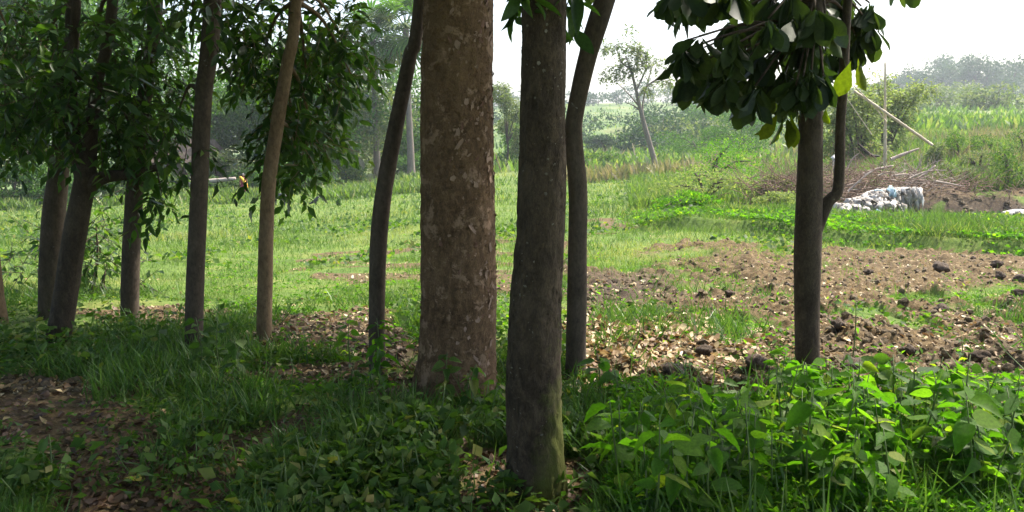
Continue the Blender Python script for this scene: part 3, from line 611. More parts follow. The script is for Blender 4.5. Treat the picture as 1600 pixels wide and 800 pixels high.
for i, (x, y) in enumerate(ros):
    c = at(x, y-26, dT+(rr_.uniform(-.4, -.12) if (x, y) in ros2 else rr_.uniform(.25, .6) if x > 1296 else rr_.uniform(-.5, .5))); n = 13
    if (x, y) == (1420,-14): n = 4
    for k in range(n):
        a = k*2.4+rr_.uniform(0, .5); e = rr_.uniform(.1, 1.0); pos.append(c+rr_.normal(0, .015, 3))
        ld.append([math.cos(a)*(.75-.35*e), math.sin(a)*(.75-.35*e), -.5-.9*e+rr_.normal(0,.15)]); sc.append(rr_.uniform(.11, .225))
    zi = np.argmin(np.abs(T10['P'][:,2]-(c[2]+.15))); p0 = T10['P'][zi]
    tube(sb, [p0, (p0+c)/2+A([0,0,.1]), c+A([0,0,.02])], [.018, .009, .006], 6, 8)
sb.build('twigs', M['bark_dark'], T10['root'], kind='stuff')
pos2 = []; ld2 = []; sc2 = []
for (x, y, L_, a_) in [(1218,178,.2,-.5),(1226,180,.22,-.15),(1236,182,.21,.1),(1228,184,.2,.3),(1246,176,.2,.35),(1212,186,.17,-.7),(1224,176,.17,.6),(1290,172,.12,.2),(1310,70,.2,.3),(1341,95,.2,.25),(1330,98,.22,-.2)]:
    pos2.append(at(x, y-4, dT-.1+rr_.uniform(-.1,.1))); ld2.append([a_, rr_.uniform(-.3,.3), -1.0]); sc2.append(L_)
put_leaves(T10['root'], OBOV, M['leaf_yellowing'], A(pos2), norm(A(ld2)), A(sc2), 11, rr_, .1)
put_leaves(T10['root'], OBOV, M['leaf_cashew'], A(pos), norm(A(ld)), A(sc), 300, rr_, .6)

# the rest of the crowns: the high canopy over the road, out of the frame and shaped to shade the foreground
rs_ = np.random.default_rng(9); n = 60000
gx = rs_.uniform(-11, 3.2, n); gy = rs_.uniform(-7, 7.2, n)
px_, py_ = proj(gx, np.maximum(gy, .5), 0*gx)
line = np.interp(gy, [-7, 3, 4.2, 5, 6, 7], [2.2, .9, .6, .2, -.5, -1.4])
cl_ = fbm(gx*.9, gy*.9, o=3, seed=77)
keep = (gx < line+.5*(cl_-.5)) & (rs_.random(n) < sstep(.33, .5, cl_+.06))
gx, gy = gx[keep], gy[keep]; hh = rs_.uniform(3.4, 7.2, len(gx)); t = hh/SUNV[2]
P = np.stack([gx, gy, 0*gx], -1)+SUNV*t[:, None]
a, b = proj(P[:,0], P[:,1], P[:,2]); infr = (P[:,1] > 0) & (b > -60); P = P[~infr]
tr_ = [T1, T2, T3, T4, T5, T6, T7, T8, T9, Ta]; bx = A([q['P'][-1][:2] for q in tr_]); own = np.argmin(((P[:, None, :2]-bx[None])**2).sum(-1), 1)
for i, T in enumerate(tr_):
    p = P[own == i]
    if not len(p): continue
    s = Soup(); s.scatter(CARD, p, leafrot(norm(rs_.normal(0, 1, p.shape)+A([0,0,-.4])), rs_, 1.5), rs_.uniform(.15, .27, len(p)), rs_.random(len(p)))
    s.build('high_shade_foliage', M['leaf_dark'], T['root'], kind='stuff')
    s = Soup(); tp = T['P'][-1]
    for c in p[rs_.choice(len(p), min(10, len(p)), replace=False)]:
        tube(s, [tp-A([0,0,1.2]), (tp+c)/2+A([0,0,.5]), c], [.05, .03, .012], 6, 8)
    s.build('limbs', T['mat'], T['root'], kind='stuff')

# ---------------------------------------------------------------- shrubs, weeds and saplings in the foreground
def weed(p, h, nl, L, tpl, mat, label, cat='weed', group=None, lean=(0,0), name='leafy_weed', rng=RNG):
    root = empty(name, p, label, cat, group); top_ = A([lean[0], lean[1], 1.0])*h; org = A(p)
    s = Soup(); P = [org-A([0,0,.04]), org+top_*.5+A([rng.normal(0,.02), rng.normal(0,.02), 0]), org+top_]
    tube(s, P, [.006, .0045, .002], 5, 7); s.build('stem', M['stem'], root)
    Pc = catmull(A(P), 40); me = leafmesh(tpl, M[mat])
    for k in range(nl):
        f = .18+.82*(k+.5)/nl; q = Pc[int(f*39)]; a = k*2.4+rng.uniform(-.4, .4)
        d = norm(A([math.cos(a), math.sin(a), rng.uniform(-.7, .4)])); R_ = frames(d[None], (A([0,0,1.0])+rng.normal(0, .55, 3))[None])[0]
        o = bpy.data.objects.new('leaf', me[int(rng.integers(4))]); C.objects.link(o); o.parent = root
        o.location = q-org+d*.015; o.rotation_euler = Matrix(R_.tolist()).to_euler(); o.scale = [L*rng.uniform(.7, 1.25)*(1.05-.3*abs(f-.55))]*3
    return root
rw = np.random.default_rng(23)
WL = 'broad leaved green weed in the thicket'
cnt = 0
while cnt < 125:
    px = rw.uniform(960, 1660); row = rw.uniform(640, 860)
    if row < 640+max(0, (1180-px)*.45): continue
    p = G(px, row); hmax = (row-540)/F*p[1]*.95 if px > 1180 else (row-585)/F*p[1]
    if hmax < .08: continue
    h = min(rw.uniform(.3, .6), hmax*rw.uniform(.8, 1.05))
    weed(p, h, int(rw.integers(10, 17)), rw.uniform(.06, .125), WIDE if cnt % 4 else LEAF, 'leaf_bright' if cnt % 5 else 'leaf_mid', WL.replace('in the thicket', 'in the thicket '+('left of the young tree' if px < 1190 else 'right below the young tree' if px < 1330 else 'between the young tree and the right edge' if px < 1480 else 'at the right edge')), group='broad leaved weeds at the bottom right', lean=(rw.normal(0,.15), rw.normal(0,.15)), rng=rw); cnt += 1
for (px, row, h, nl, L, lab) in [
    (592,612,.46,22,.10,'bright leafy sapling growing in front of the curved slender trunk'),
    (548,572,.34,12,.09,'small bright sapling left of the curved slender trunk'),
    (312,590,.40,18,.09,'green leafy weed around the foot of the slim dark straight trunk'),
    (345,585,.36,14,.085,'green leafy weed right of the slim dark straight trunk'),
    (930,640,.36,12,.11,'broad leaved weed at the foot of the kinked dark trunk'),
    (955,650,.30,10,.1,'low broad leaved weed right of the kinked dark trunk'),
    (1330,575,.50,7,.06,'thin weed with two pale leaves right of the young tree'),
    (1495,600,.32,14,.07,'dark leafy weed growing alone out of the ploughed soil'),
    (1468,620,.25,10,.06,'small weed on the near edge of the ploughed soil'),
    (700,640,.34,16,.08,'drooping weed in front of the thickest tree'),
    (745,650,.30,16,.08,'dark weed between the thickest tree and the mossy trunk'),
    (60,560,.3,12,.08,'weed left of the leaning forked trunk'),
    (250,560,.28,12,.08,'weed between the third and fourth trunks from the left'),
    (370,600,.3,14,.08,'weed just left of the sunlit tan trunk')]:
    weed(G(px, row), h, nl, L, WIDE if L > .075 else LEAF, 'leaf_bright' if 'bright' in lab or 'broad' in lab or 'pale' in lab else 'leaf_mid', lab, name='sapling' if 'sapling' in lab else 'leafy_weed', cat='sapling' if 'sapling' in lab else 'weed', rng=rw)
FL = ['low leafy weed on the shaded ground at the bottom of the photo']
cnt = 0
while cnt < 70:
    px = rw.uniform(-60, 980); row = rw.uniform(600, 860); p = G(px, row)
    if float(soilmask(A([p[0]]), A([p[1]]))[0]) > .4 or 780 < px < 900 and row < 800: continue
    weed(p, rw.uniform(.10, .26), int(rw.integers(8, 14)), rw.uniform(.03, .065), LEAF if cnt % 3 else WIDE, 'leaf_mid', 'low leafy weed on the shaded ground '+('in the bottom left corner' if px < 180 else 'around the bare brown path at the left' if px < 400 else 'in front of the thickest tree' if px < 790 else 'at the foot of the thick mossy trunk'), group='low weeds in the shade along the bottom', lean=(rw.normal(0,.25), rw.normal(0,.25)), rng=rw, name='low_weed'); cnt += 1
# shrub behind the left trunks
def shrub(name, label, blobs, n, L, mat, tpl=LEAF, nobj=0, cat='shrub', group=None, droop=.2, per=6, tw=.3):
    """blobs: (px,row,d,rx_m,ry_m,rz_m)"""
    cs = A([at(b[0], b[1], b[2]) for b in blobs]); rs = A([[b[3], b[4], b[5]] for b in blobs])
    x, y = cs[:,0].mean(), cs[:,1].mean(); root = empty(name, (x, y, float(hgt(x, y))), label, cat, group)
    pos, ld, sc, a, b = twigs(cs, rs, n, L, per, droop, tw); put_leaves(root, tpl, M[mat], pos, ld, sc, nobj)
    s = Soup(); addtwigs(s, a, b, .005 if L < .2 else .012)
    for c in cs: g = A([x+(c[0]-x)*.4, y+(c[1]-y)*.4, float(hgt(x, y))-.1]); tube(s, [g, (g+c)/2+A([.05,0,.05]), c], [.02, .014, .006], 5, 7)
    s.build('stems', M['bark_grey'], root, kind='stuff'); return root
shrub('leafy_shrub', 'loose dark leafed shrub in the grass behind the leftmost trunks', [(60,415,8.5,.5,.5,.35),(150,350,8.2,.45,.5,.5),(165,420,8.5,.5,.5,.35),(110,380,8.5,.4,.5,.4)], 900, .11, 'leaf_dark', nobj=150)

# ---------------------------------------------------------------- far trees and bushes
def bgtree(name, label, px, row, d, H, W, n, L, mat, bark='bark_grey', cat='tree', group=None, lobes=9, base=.3, dense=1.0, seed=0, tr=.22, z0=None, lean=0, bot=0.0):
    r = np.random.default_rng(seed+abs(int(px))*7); p = at(px, row, d); g = A([p[0], d, float(hgt(p[0], d))])
    root = empty(name, g, label, cat, group); lo = g[2]+H*base; hi = g[2]+H
    cs = []; rs = []
    for k in range(lobes):
        f = (k+.5)/lobes; z = lo+(hi-lo)*(.12+.76*f); a = r.uniform(0, 6.28); wid = W/2*math.sin(math.pi*(.18+.72*f))**.6
        rr = r.uniform(.28, .5)*W/2*1.15; q = max(0, wid-rr*.6); cs.append([g[0]+lean*f*H+math.cos(a)*q, g[1]+math.sin(a)*q, z]); rs.append([rr, rr, rr*r.uniform(.6, .85)*min(1.2, (hi-lo)/W*1.2)])
    cs = A(cs); rs = A(rs); ci = r.choice(lobes, n, p=(rs[:,0]**2)/(rs[:,0]**2).sum())
    v = norm(r.normal(size=(n, 3))); rad = r.uniform(.55, 1.08, n)+.12*(vnoise(v[:,0]*3+ci, v[:,1]*3, v[:,2]*3, 5)-.5)*2
    pos = cs[ci]+v*rad[:, None]*rs[ci]; pos[:,2] = np.maximum(pos[:,2], hgt(pos[:,0], pos[:,1])+.03)
    ld = norm(r.normal(size=(n, 3))+v*.5+A([0,0,-.2])); up = v+r.normal(0, .55, (n, 3))+A([0,0,.3])
    s = Soup(); s.scatter(CARD, pos, frames(ld, up), L*r.uniform(.6, 1.3, n), r.random(n)); s.build('crown', M[mat], root, kind='stuff', smooth=False)
    s = Soup(); b0 = g-A([0,0,.3]); tp = A([g[0]+lean*.5*H, g[1], lo+(hi-lo)*.5])
    if tr: tube(s, [b0, (b0*.6+tp*.4)+A([r.normal(0,.15),0,0]), tp], [tr, tr*.8, tr*.35], 10, 12, rough=.05)
    for c in cs: tube(s, [b0*.45+tp*.55, (tp+c)/2, c], [max(tr, .05)*.35, .05, .02], 5, 6)
    s.build('trunk', M[bark], root); return root
# wood on the left, beyond the field
k = 0
for (px,row,d,H,W,n,mat,lab) in [
    (-60,305,52,13,11,9000,'leaf_far','broad tree in the far wood, outside the left edge'),
    (40,300,50,15,10,9000,'leaf_far','tree in the far wood behind the leftmost trunks'),
    (120,300,56,17,10,9000,'leaf_far','tree in the far wood behind the leaning forked trunk'),
    (205,298,60,16,9,9000,'leaf_far','tree in the far wood behind the third trunk from the left'),
    (262,292,66,10,10,8000,'leaf_far','rounded tree right behind the mud hut'),
    (345,285,72,9,11,8000,'leaf_far','low rounded tree below the gap of sky on the left'),
    (425,285,68,9.5,10,8000,'leaf_far','rounded tree behind the sunlit tan trunk'),
    (490,290,66,11,10,8000,'leaf_far','rounded tree behind the hanging leaves left of the palms'),
    (545,285,70,9,10,8000,'leaf_pale','lighter green tree left of the palm trunks'),
    (600,272,82,10,11,8000,'leaf_far','tree filling the space behind the two palm trunks'),
    (655,272,80,9,10,7000,'leaf_far','dark green tree right of the two palm trunks'),
    (-330,300,45,15,14,6000,'leaf_far','tree in the far wood well outside the left edge')]:
    bgtree('wood_tree', lab, px, row, d, H*1.05, W*1.15, int(n*1.15), .4, mat, seed=k, base=.12 if W >= 9.9 else .2, lobes=12); k += 1
bgtree('feathery_tree', 'pale feathery tree seen between the two thickest trunks', 792, 268, 66, 7.3, 3.6, 5500, .2, 'leaf_pale', lobes=8, base=.05, tr=.1)
bgtree('feathery_tree', 'darker bushy tree low between the two thickest trunks', 800, 262, 72, 4.0, 5, 4000, .25, 'leaf_far', lobes=7, base=.0, tr=.1)
FEATHER = True
# undergrowth below the wood (bushes)
k = 0
for (px,row,d,H,W,mat) in [(20,312,48,2.6,5,'leaf_far'),(90,310,50,2.4,5,'leaf_far'),(170,306,52,2.5,4,'leaf_mid'),(235,300,56,1.8,4,'leaf_mid'),(355,292,60,3.2,3.4,'leaf_pale'),(395,296,60,2.0,4,'leaf_far'),(440,300,57,2.3,4,'leaf_far'),
        (485,296,60,4.2,5,'leaf_far'),(525,292,62,3.6,5,'leaf_mid'),(540,288,64,3.0,3.0,'leaf_far'),(460,296,62,5.0,5,'leaf_mid'),(415,296,63,4.2,5,'leaf_far'),(510,292,66,5.2,5,'leaf_far'),(620,276,70,1.8,3.5,'leaf_far'),(668,276,70,2.0,4,'leaf_far'),(500,302,58,1.0,3,'leaf_mid'),(330,300,57,1.1,3,'leaf_mid'),(375,303,57,1.0,3.5,'leaf_mid'),(290,303,56,.9,3,'leaf_mid')]:
    bgtree('edge_bush', 'green bush at the foot of the far wood on the left', px, row, d, H, W, 3000, .25, mat, 'bark_grey', 'bush', 'bushes at the foot of the far wood', lobes=8, base=0, tr=0, seed=k+50); k += 1
# hillside scrub in the middle and right
rb = np.random.default_rng(31)
named = [(1155,232,75,4.6,6.5,'leaf_far','dark rounded bush on the slope below the hanging yellow leaves'),(1090,222,80,3.2,8,'leaf_far','wide leafy bush left of the dark rounded bush'),
         (1095,190,120,6,9,'leaf_far','bush higher up the slope, behind the wide leafy bush'),(940,226,105,2.2,6,'leaf_hill','small dark bush left of the bare tree on the slope'),
         (1035,206,130,4,9,'leaf_far','pale round bush halfway up the far slope'),(905,262,66,1.1,4,'leaf_mid','weedy bush at the far edge of the field beside the kinked trunk'),
         (935,262,68,1.2,5,'leaf_mid','weedy bush left of the low dark bridge')]
for i, (px,row,d,H,W,mat,lab) in enumerate(named): bgtree('hill_bush', lab, px, row, d, H, W, 4200, .3 if d > 100 else .2, mat, cat='bush', lobes=8, base=0, tr=0, seed=70+i)
for i in range(75):
    px = rb.uniform(560, 1700); d = 1/rb.uniform(1/330, 1/95)
    if px > 1380 and d < 115: d = rb.uniform(120, 300)
    s_ = rb.uniform(.6, 1.5); x = (px-800)/F*d
    bgtree('slope_bush', 'small scrubby bush on the hazy slope '+('left of the bare bent tree' if px < 1000 else 'between the bent tree and the young tree' if px < 1270 else 'right of the young tree, below the hill'), px, 250, d, 2.6*s_*(1+d/260), 5.5*s_*(1+d/260), 650, .45+d/700, 'leaf_pale' if i % 2 == 0 else 'leaf_hill', cat='bush', group='scrub scattered over the far slope', lobes=5, base=0, tr=0, seed=100+i)
# trees along the skyline
for i in range(34):
    px = 560+i*27+rb.uniform(-10, 10); d = rb.uniform(290, 335); H = rb.uniform(4, 9.5)
    bgtree('skyline_tree', 'small hazy tree on the distant skyline', px, 170, d, H, rb.uniform(8, 15), 500, .95, 'leaf_hill', cat='tree', group='hazy trees along the distant skyline', lobes=6, base=.05, tr=.2, seed=300+i)
for i in range(26):
    px = 1395+i*12+rb.uniform(-5, 5); d = rb.uniform(270, 345); H = rb.uniform(9, 15)*min(1, .55+i*.07)
    bgtree('hill_tree', 'large dark hazy tree on the hill at the right skyline', px, 140, d, H, rb.uniform(11, 18), 1100, .9, 'leaf_hill', cat='tree', group='dark trees on the right hill', lobes=8, base=.05, tr=.3, seed=400+i)

# bare bent tree on the slope
p = G(1026, 268); dT = p[1]; root = empty('bent_tree', p, 'thin bent tree with sparse wispy leaves standing at the far side of the field', 'tree'); s = Soup(); kk = dT/F
tube(s, [at(1028,272,dT), at(1018,235,dT), at(1008,200,dT), at(1000,168,dT), at(990,125,dT), at(978,88,dT)], A([4.8,4.2,3.8,3,2,1])*kk, 10, 30, rough=.08)
s.build('trunk', M['bark_pale'], root); s = Soup(); tips = []
for b in [[(1008,200),(1004,165),(1012,130),(1022,95)],[(1000,168),(985,150),(965,130)],[(995,140),(1008,110),(1012,80)],[(985,108),(970,95),(962,70)],[(1010,135),(1030,120),(1042,105)],[(1003,175),(990,165),(978,160)]]:
    tube(s, [at(x, y, dT+.3*i) for i, (x, y) in enumerate(b)], np.linspace(1.7, .5, len(b))*kk, 6, 14); tips.append(b[-1])
s.build('limbs', M['bark_pale'], root)
cl = [(990,95,22,18),(975,110,16,12),(1000,80,14,9),(950,118,12,9),(962,72,10,5),(988,70,9,6),(1022,100,10,8),(1040,125,10,8),(1010,135,8,6),(985,45,8,3),(945,75,8,5),(1042,98,8,5)]
cs = A([at(c[0], c[1], dT) for c in cl]); rs = A([[c[2]*kk, .8, c[3]*kk] for c in cl]); pos, ld, sc, a, b = twigs(cs, rs, 2600, .22, 7, .3, .6)
put_leaves(root, CARD, M['leaf_pale'], pos, ld, sc); s = Soup(); addtwigs(s, a, b, .015); s.build('twigs', M['bark_pale'], root, kind='stuff')

# fan palms
def palm(px, row, d, topx, topr, label, seed):
    r = np.random.default_rng(seed); p = at(px, row, d); g = A([p[0], d, float(hgt(p[0], d))]); root = empty('fan_palm', g, label, 'palm tree', 'fan palms')
    c = at(topx, topr, d); s = Soup(); tube(s, [g-A([0,0,.3]), g+A([0,0,.5]), (g+c)/2, c], [.42, .33, .24, .26], 14, 60, rough=.06, rs=3); s.build('trunk', M['bark_pale'], root)
    me = None
    for k in range(34):
        a = k*2.4; e = 1.25-2.35*(k/34)+r.normal(0, .1); L = r.uniform(1.8, 2.5); dv = A([math.cos(a)*math.cos(e), math.sin(a)*math.cos(e), math.sin(e)])
        h = c+dv*L; s = Soup(); tube(s, [c, (c+h)/2+A([0,0,.12]), h], [.04, .03, .02], 4, 5, cap=False)
        Y = norm(dv+A([0,0,-.25])); X = norm(np.cross(Y, A([0,0,1.0]))); Zz = np.cross(X, Y); nb = 22; V = []; Q = []; T_ = []
        for j in range(nb):
            th = (j/(nb-1)-.5)*4.4; dr = math.cos(th)*Y+math.sin(th)*X; t2 = -math.sin(th)*Y+math.cos(th)*X; LL = 2.0*(1-.25*abs(th)/2.2)*r.uniform(.85, 1.05)
            m_ = h+dr*LL*.6+Zz*.08*(1 if j % 2 else -1); e_ = h+dr*LL+A([0,0,-.32*r.uniform(.6,1.4)])
            b_ = len(V); V += [h, m_-t2*.11, m_+t2*.11, e_]; T_ += [[b_, b_+1, b_+2], [b_+1, b_+3, b_+2]]
        s.add(V, None, T_, r.random()); s.build('frond', M['leaf_far'] if k % 3 else M['leaf_pale'], root)
palm(590, 282, 68, 582, 62, 'fan palm with its trunk left of the curved slender trunk', 1)
palm(643, 281, 66, 634, 45, 'fan palm with its trunk seen close left of the thickest tree', 2)

# reeds and tall grass on the right bank, hill grass
def cover2(name, mat, n, d0, d1, u, keep, size, label, wm, lean=.3, tpl=BLADE):
    return cover(name, M[mat], tpl, n, d0, d1, keep, size, label, 'grass', lean=lean, u=u, wmul=lambda y: wm+0*y)
cover2('tall_grass', 'grass', 60000, 29, 56, (.42,.95), lambda x, y: .25+.75*ptch(x,y,.3,.4,.6,110), lambda x, y: RNG.uniform(.3, .8, len(x)), 'tall green grass covering the slope below the bright rice field', 2.2)
cover2('tall_reeds', 'reed', 16000, 33, 54, (.47,.95), lambda x, y: ptch(x,y,.25,.5,.62,111), lambda x, y: RNG.uniform(.6, 1.3, len(x)), 'pinkish dry seed grass on the slope below the bright rice field', 1.3)
cover2('rice_shoots', 'grass_yel', 32000, 52, 106, (.45,.95), lambda x, y: rice(x, y), lambda x, y: RNG.uniform(.14, .24, len(x)), 'bright green young rice standing in the upper field on the right', 6)
cover2('brush_grass', 'grass', 26000, 24, 60, (.15,.42), lambda x, y: .2+.8*ptch(x,y,.4,.42,.6,112), lambda x, y: RNG.uniform(.2, .6, len(x)), 'mixed grass around the dry brush heap', 2.5)
cover2('slope_reeds', 'reed', 7000, 45, 120, (.05,.45), lambda x, y: ptch(x,y,.12,.5,.62,113), lambda x, y: RNG.uniform(.5, 1.1, len(x)), 'pale dry grass on the lower far slope', 5)
cover2('slope_grass', 'grass', 26000, 60, 300, (-.1,.9), lambda x, y: .3+.7*ptch(x,y,.08,.42,.6,114), lambda x, y: RNG.uniform(.5, 1.2, len(x)), 'rough grass over the far hazy slope', 9)
cover2('edge_grass', 'grass', 30000, 44, 64, (-.7,-.1), lambda x, y: ptch(x,y,.3,.4,.55,115), lambda x, y: RNG.uniform(.3, .8, len(x)), 'coarse grass along the foot of the far wood', 4)
k = 0
for (px,row,d,H,W) in [(1463,242,33,1.3,1.2),(1500,235,36,1.6,1.6),(1530,262,32,1.2,1.6),(1575,285,29,1.7,1.8),(1430,268,30,.9,1.3),(1600,240,37,1.5,2),(1490,285,29.5,1.0,1.5),(1545,232,38,1.2,2.0),(1625,280,30,1.5,2)]:
    bgtree('bank_bush', 'leafy green shrub on the right bank beyond the gully', px, row, d, H, W, 1500, .1, 'leaf_mid' if k % 2 else 'leaf_pale', cat='bush', group='shrubs on the right bank', lobes=6, base=0, tr=0, seed=500+k); k += 1
for (px,row,d,H,W,lab) in [(1100,320,25,1.25,3.0,'low green weed bush left of the dry brush heap'),(1065,345,21,.5,1.8,'low weed bush at the start of the bank'),(1210,330,22,.55,1.6,'bright weeds in front of the dry brush heap'),(1110,292,31,2.2,4.6,'green weed bush behind the bank, left of the brush heap'),(1210,290,24.3,.9,1.0,'yellow green plant rising from the dry brush heap')]:
    bgtree('weed_bush', lab, px, row, d, H, W, 3200, .09, 'leaf_feather' if k % 2 else 'leaf_bright', cat='bush', lobes=9, base=0, tr=0, seed=600+k); k += 1

def feather(label, px, row, d, blobs, n, L, mat='leaf_feather'):
    g = at(px, row, d); g[2] = float(hgt(g[0], d)); root = empty('feathery_tree', g, label, 'tree'); k = d/F
    cs = A([at(b[0], b[1], d+(b[4] if len(b) > 4 else 0)) for b in blobs]); rs = A([[b[2]*k, b[2]*k*.8, b[3]*k] for b in blobs])
    pos, ld, sc, a, b = twigs(cs, rs, n, L, 8, .35, .55); put_leaves(root, CARD, M[mat], pos, ld, sc)
    s = Soup(); addtwigs(s, a, b, .008); s.build('twigs', M['bark_grey'], root, kind='stuff'); s = Soup()
    for c in cs: tube(s, [g-A([0,0,.2]), g+(c-g)*.45+A([0,0,.35]), c], [.09, .05, .015], 7, 12)
    s.build('trunk', M['bark_grey'], root)
feather('pale feathery tree behind the bamboo poles on the right', 1345, 262, 37, [(1300,165,24,22),(1328,150,24,16),(1345,185,34,24),(1300,205,26,22),(1330,225,34,20),(1365,230,22,18),(1310,240,22,12),(1360,155,22,16)], 6500, .17)
feather('spreading feathery tree right of the upright bamboo pole', 1380, 255, 41, [(1385,150,26,16),(1405,175,24,24),(1420,150,22,10),(1440,138,22,7),(1395,210,18,20),(1372,128,20,7),(1385,190,20,14)], 4000, .17)
# ---------------------------------------------------------------- clods and big dry leaves
def lone(name, tpl, mat, p, sc, label, cat, group, rz, lift=.0, flat=.3):
    me = leafmesh(tpl, M[mat]) if tpl is DRY else [ICOS.setdefault((mat, i), single(ico(i+5, 3), 'clod', M[mat])) for i in range(4)]
    o = bpy.data.objects.new(name, me[random.randrange(len(me))]); C.objects.link(o)
    o.location = (p[0], p[1], float(top(A([p[0]]), A([p[1]]))[0])+lift); o.rotation_euler = (random.uniform(-flat,flat), random.uniform(-flat,flat), rz); o.scale = [sc*.72]*3
    return tag(o, label, cat, group)
ICOS = {}
lone('earth_clod', 1, 'clod_dark', G(1469,430), .27, 'large dark clod lying alone in the far half of the ploughed plot', 'clod', 'dark clods', 1, .07)
for (px,row,sc) in [(1556,425,.22),(1562,441,.18),(1595,445,.24),(1308,533,.18),(1432,432,.12),(1470,495,.2),(1590,475,.16),(1520,410,.14),(1355,438,.13),(1140,470,.12),(1020,445,.12),(1235,460,.14),(1420,560,.16),(1580,612,.14),(1100,570,.13),(1180,600,.15),(960,450,.12),(1050,610,.15),(1530,575,.16),(1330,590,.18)]:
    lone('earth_clod', 1, 'clod_dark', G(px,row), sc, 'dark clod on the ploughed soil', 'clod', 'dark clods on the ploughed plot', random.uniform(0,6), sc*.22)
for (px,row,sc) in [(1000,546,.15),(1040,545,.15),(1058,532,.17),(985,548,.14),(1022,552,.12),(975,543,.13),(1070,545,.12),(1330,470,.13),(1240,465,.1),(1230,490,.1),(1480,397,.14),(1495,400,.12),(1350,475,.12),(1410,500,.1),(1560,485,.13),(1095,470,.1),(1110,465,.1),(1160,440,.1),(1000,510,.1),(1330,545,.12),(1200,520,.1),(1160,560,.12),(970,610,.12),(1010,620,.12),(1380,520,.1),(1480,540,.1),(1300,560,.12),(1440,455,.12)]:
    lone('dry_leaf', DRY, 'dry', G(px,row), sc, 'large pale dry leaf lying on the ploughed soil', 'leaf', 'large dry leaves on the ploughed soil', random.uniform(0,6), .015)
for (px,row,sc) in [(455,538,.2),(475,540,.2),(430,545,.13),(500,545,.12),(490,530,.12)]:
    lone('dry_leaf', DRY, 'dry', G(px,row), sc, 'large pale dry leaf on the ground right of the sunlit tan trunk', 'leaf', 'pale leaves by the tan trunk', random.uniform(0,6), .015)
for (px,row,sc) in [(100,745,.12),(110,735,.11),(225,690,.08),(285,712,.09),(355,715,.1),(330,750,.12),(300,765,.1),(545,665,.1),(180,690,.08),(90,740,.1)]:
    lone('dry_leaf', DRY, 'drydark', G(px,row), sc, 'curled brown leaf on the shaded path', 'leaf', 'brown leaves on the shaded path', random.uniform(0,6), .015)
def yl(px,row,lab,sc=.1):
    p = G(px,row); s = Soup(); s.add(WIDE[0]*sc, WIDE[1], WIDE[2]); o = s.build('yellow_leaf', M['yellow_leaf'], origin=(0,0,0)); o.location = (p[0], p[1], p[2]+.03); o.rotation_euler = (.1,.15,1.2); tag(o, lab, 'leaf')
M['yellow_leaf'] = plain('yellow_leaf', [(.3,(.35,.26,.03)),(.7,(.5,.42,.06))], 20, .6)
yl(220,762,'yellow fallen leaf on the path at the bottom left'); yl(354,716,'pale yellow green leaf standing on the path edge', .07)

# ---------------------------------------------------------------- the gully: brush, dead wood, rubbish, bamboo
rg = np.random.default_rng(41)
def brush(label, px, row, d, W, H, n, mat, name='brush_heap', L=1.2):
    c = at(px, row, d); g = A([c[0], d, float(hgt(c[0], d))]); root = empty(name, g, label, 'brushwood'); s = Soup()
    for i in range(n):
        a = g+A([rg.normal(0, W*.4), rg.normal(0, W*.25), rg.uniform(-.05, H*.7)]); dv = norm(rg.normal(size=3)*A([1,.7,.6])+A([0,0,.25])); l = L*rg.uniform(.4, 1.2)
        tube(s, [a, a+dv*l*.5+rg.normal(0, .08, 3), a+dv*l+rg.normal(0, .12, 3)], [.014, .009, .004], 4, 5, cap=False)
    s.build('sticks', M[mat], root, kind='stuff'); return root
brush('brown heap of dry brushwood behind the young tree', 1238, 318, 24, 1.7, 1.4, 450, 'twig')
brush('tangle of dead twigs in the gully right of the young tree', 1345, 292, 27.5, 2.6, 1.3, 420, 'twig')
brush('grey dead branches piled below the bamboo poles', 1420, 285, 28.5, 2.0, .8, 170, 'driftwood')
brush('dry twigs hanging over the brown gully bank', 1490, 300, 28.5, 2.5, .5, 160, 'twig')
brush('scattered sticks on the grass left of the brush heap', 1120, 262, 38, 2.4, .4, 60, 'driftwood')
def stick(name, label, pts, d, r, mat, cat, sub=None, group=None):
    P = [at(q[0], q[1], d+(q[2] if len(q) > 2 else 0)) for q in pts]; s = Soup(); tube(s, P, r if hasattr(r, '__len__') else [r]*len(P), 8, 24, rough=.08 if mat != 'bamboo' else 0)
    o = s.build(name, M[mat], origin=P[0]); return tag(o, label, cat, group)
def bamboo(label, pts, d, r0, r1):
    P = A([at(q[0], q[1], d+(q[2] if len(q) > 2 else 0)) for q in pts]); root = empty('bamboo_pole', P[0], label, 'pole'); s = Soup(); tube(s, P, np.linspace(r0, r1, len(P)), 8, 20); s.build('culm', M['bamboo'], root)
    L_ = catmull(P, 40); s = Soup()
    for k in range(2, 39, 3): t = norm(L_[k+1 if k < 39 else k]-L_[k-1]); rr = r0+(r1-r0)*k/39; tube(s, [L_[k]-t*.02, L_[k], L_[k]+t*.02], [rr*1.02, rr*1.3, rr*1.02], 8, 3)
    s.build('nodes', M['bamboo'], root)
bamboo('upright bamboo pole in front of the feathery tree on the right', [(1383,262),(1383,180),(1383,97)], 31, .075, .03)
bamboo('long thick bamboo pole leaning across the upright one', [(1457,227,-.6),(1384,176,-.2),(1334,142,.3)], 31, .055, .05)
bamboo('thin bamboo stick crossing beside the upright pole', [(1385,190,-.15),(1360,160,0),(1334,134,.2)], 31, .025, .02)
bamboo('thinnest bamboo stick hanging left of the upright pole', [(1362,210,.2),(1340,178,.2),(1322,152,.3)], 31, .018, .012)
stick('dead_log', 'pale bleached log lying right of the foot of the upright pole', [(1392,249),(1412,241),(1436,232)], 30.0, [.07,.065,.03], 'driftwood', 'log')
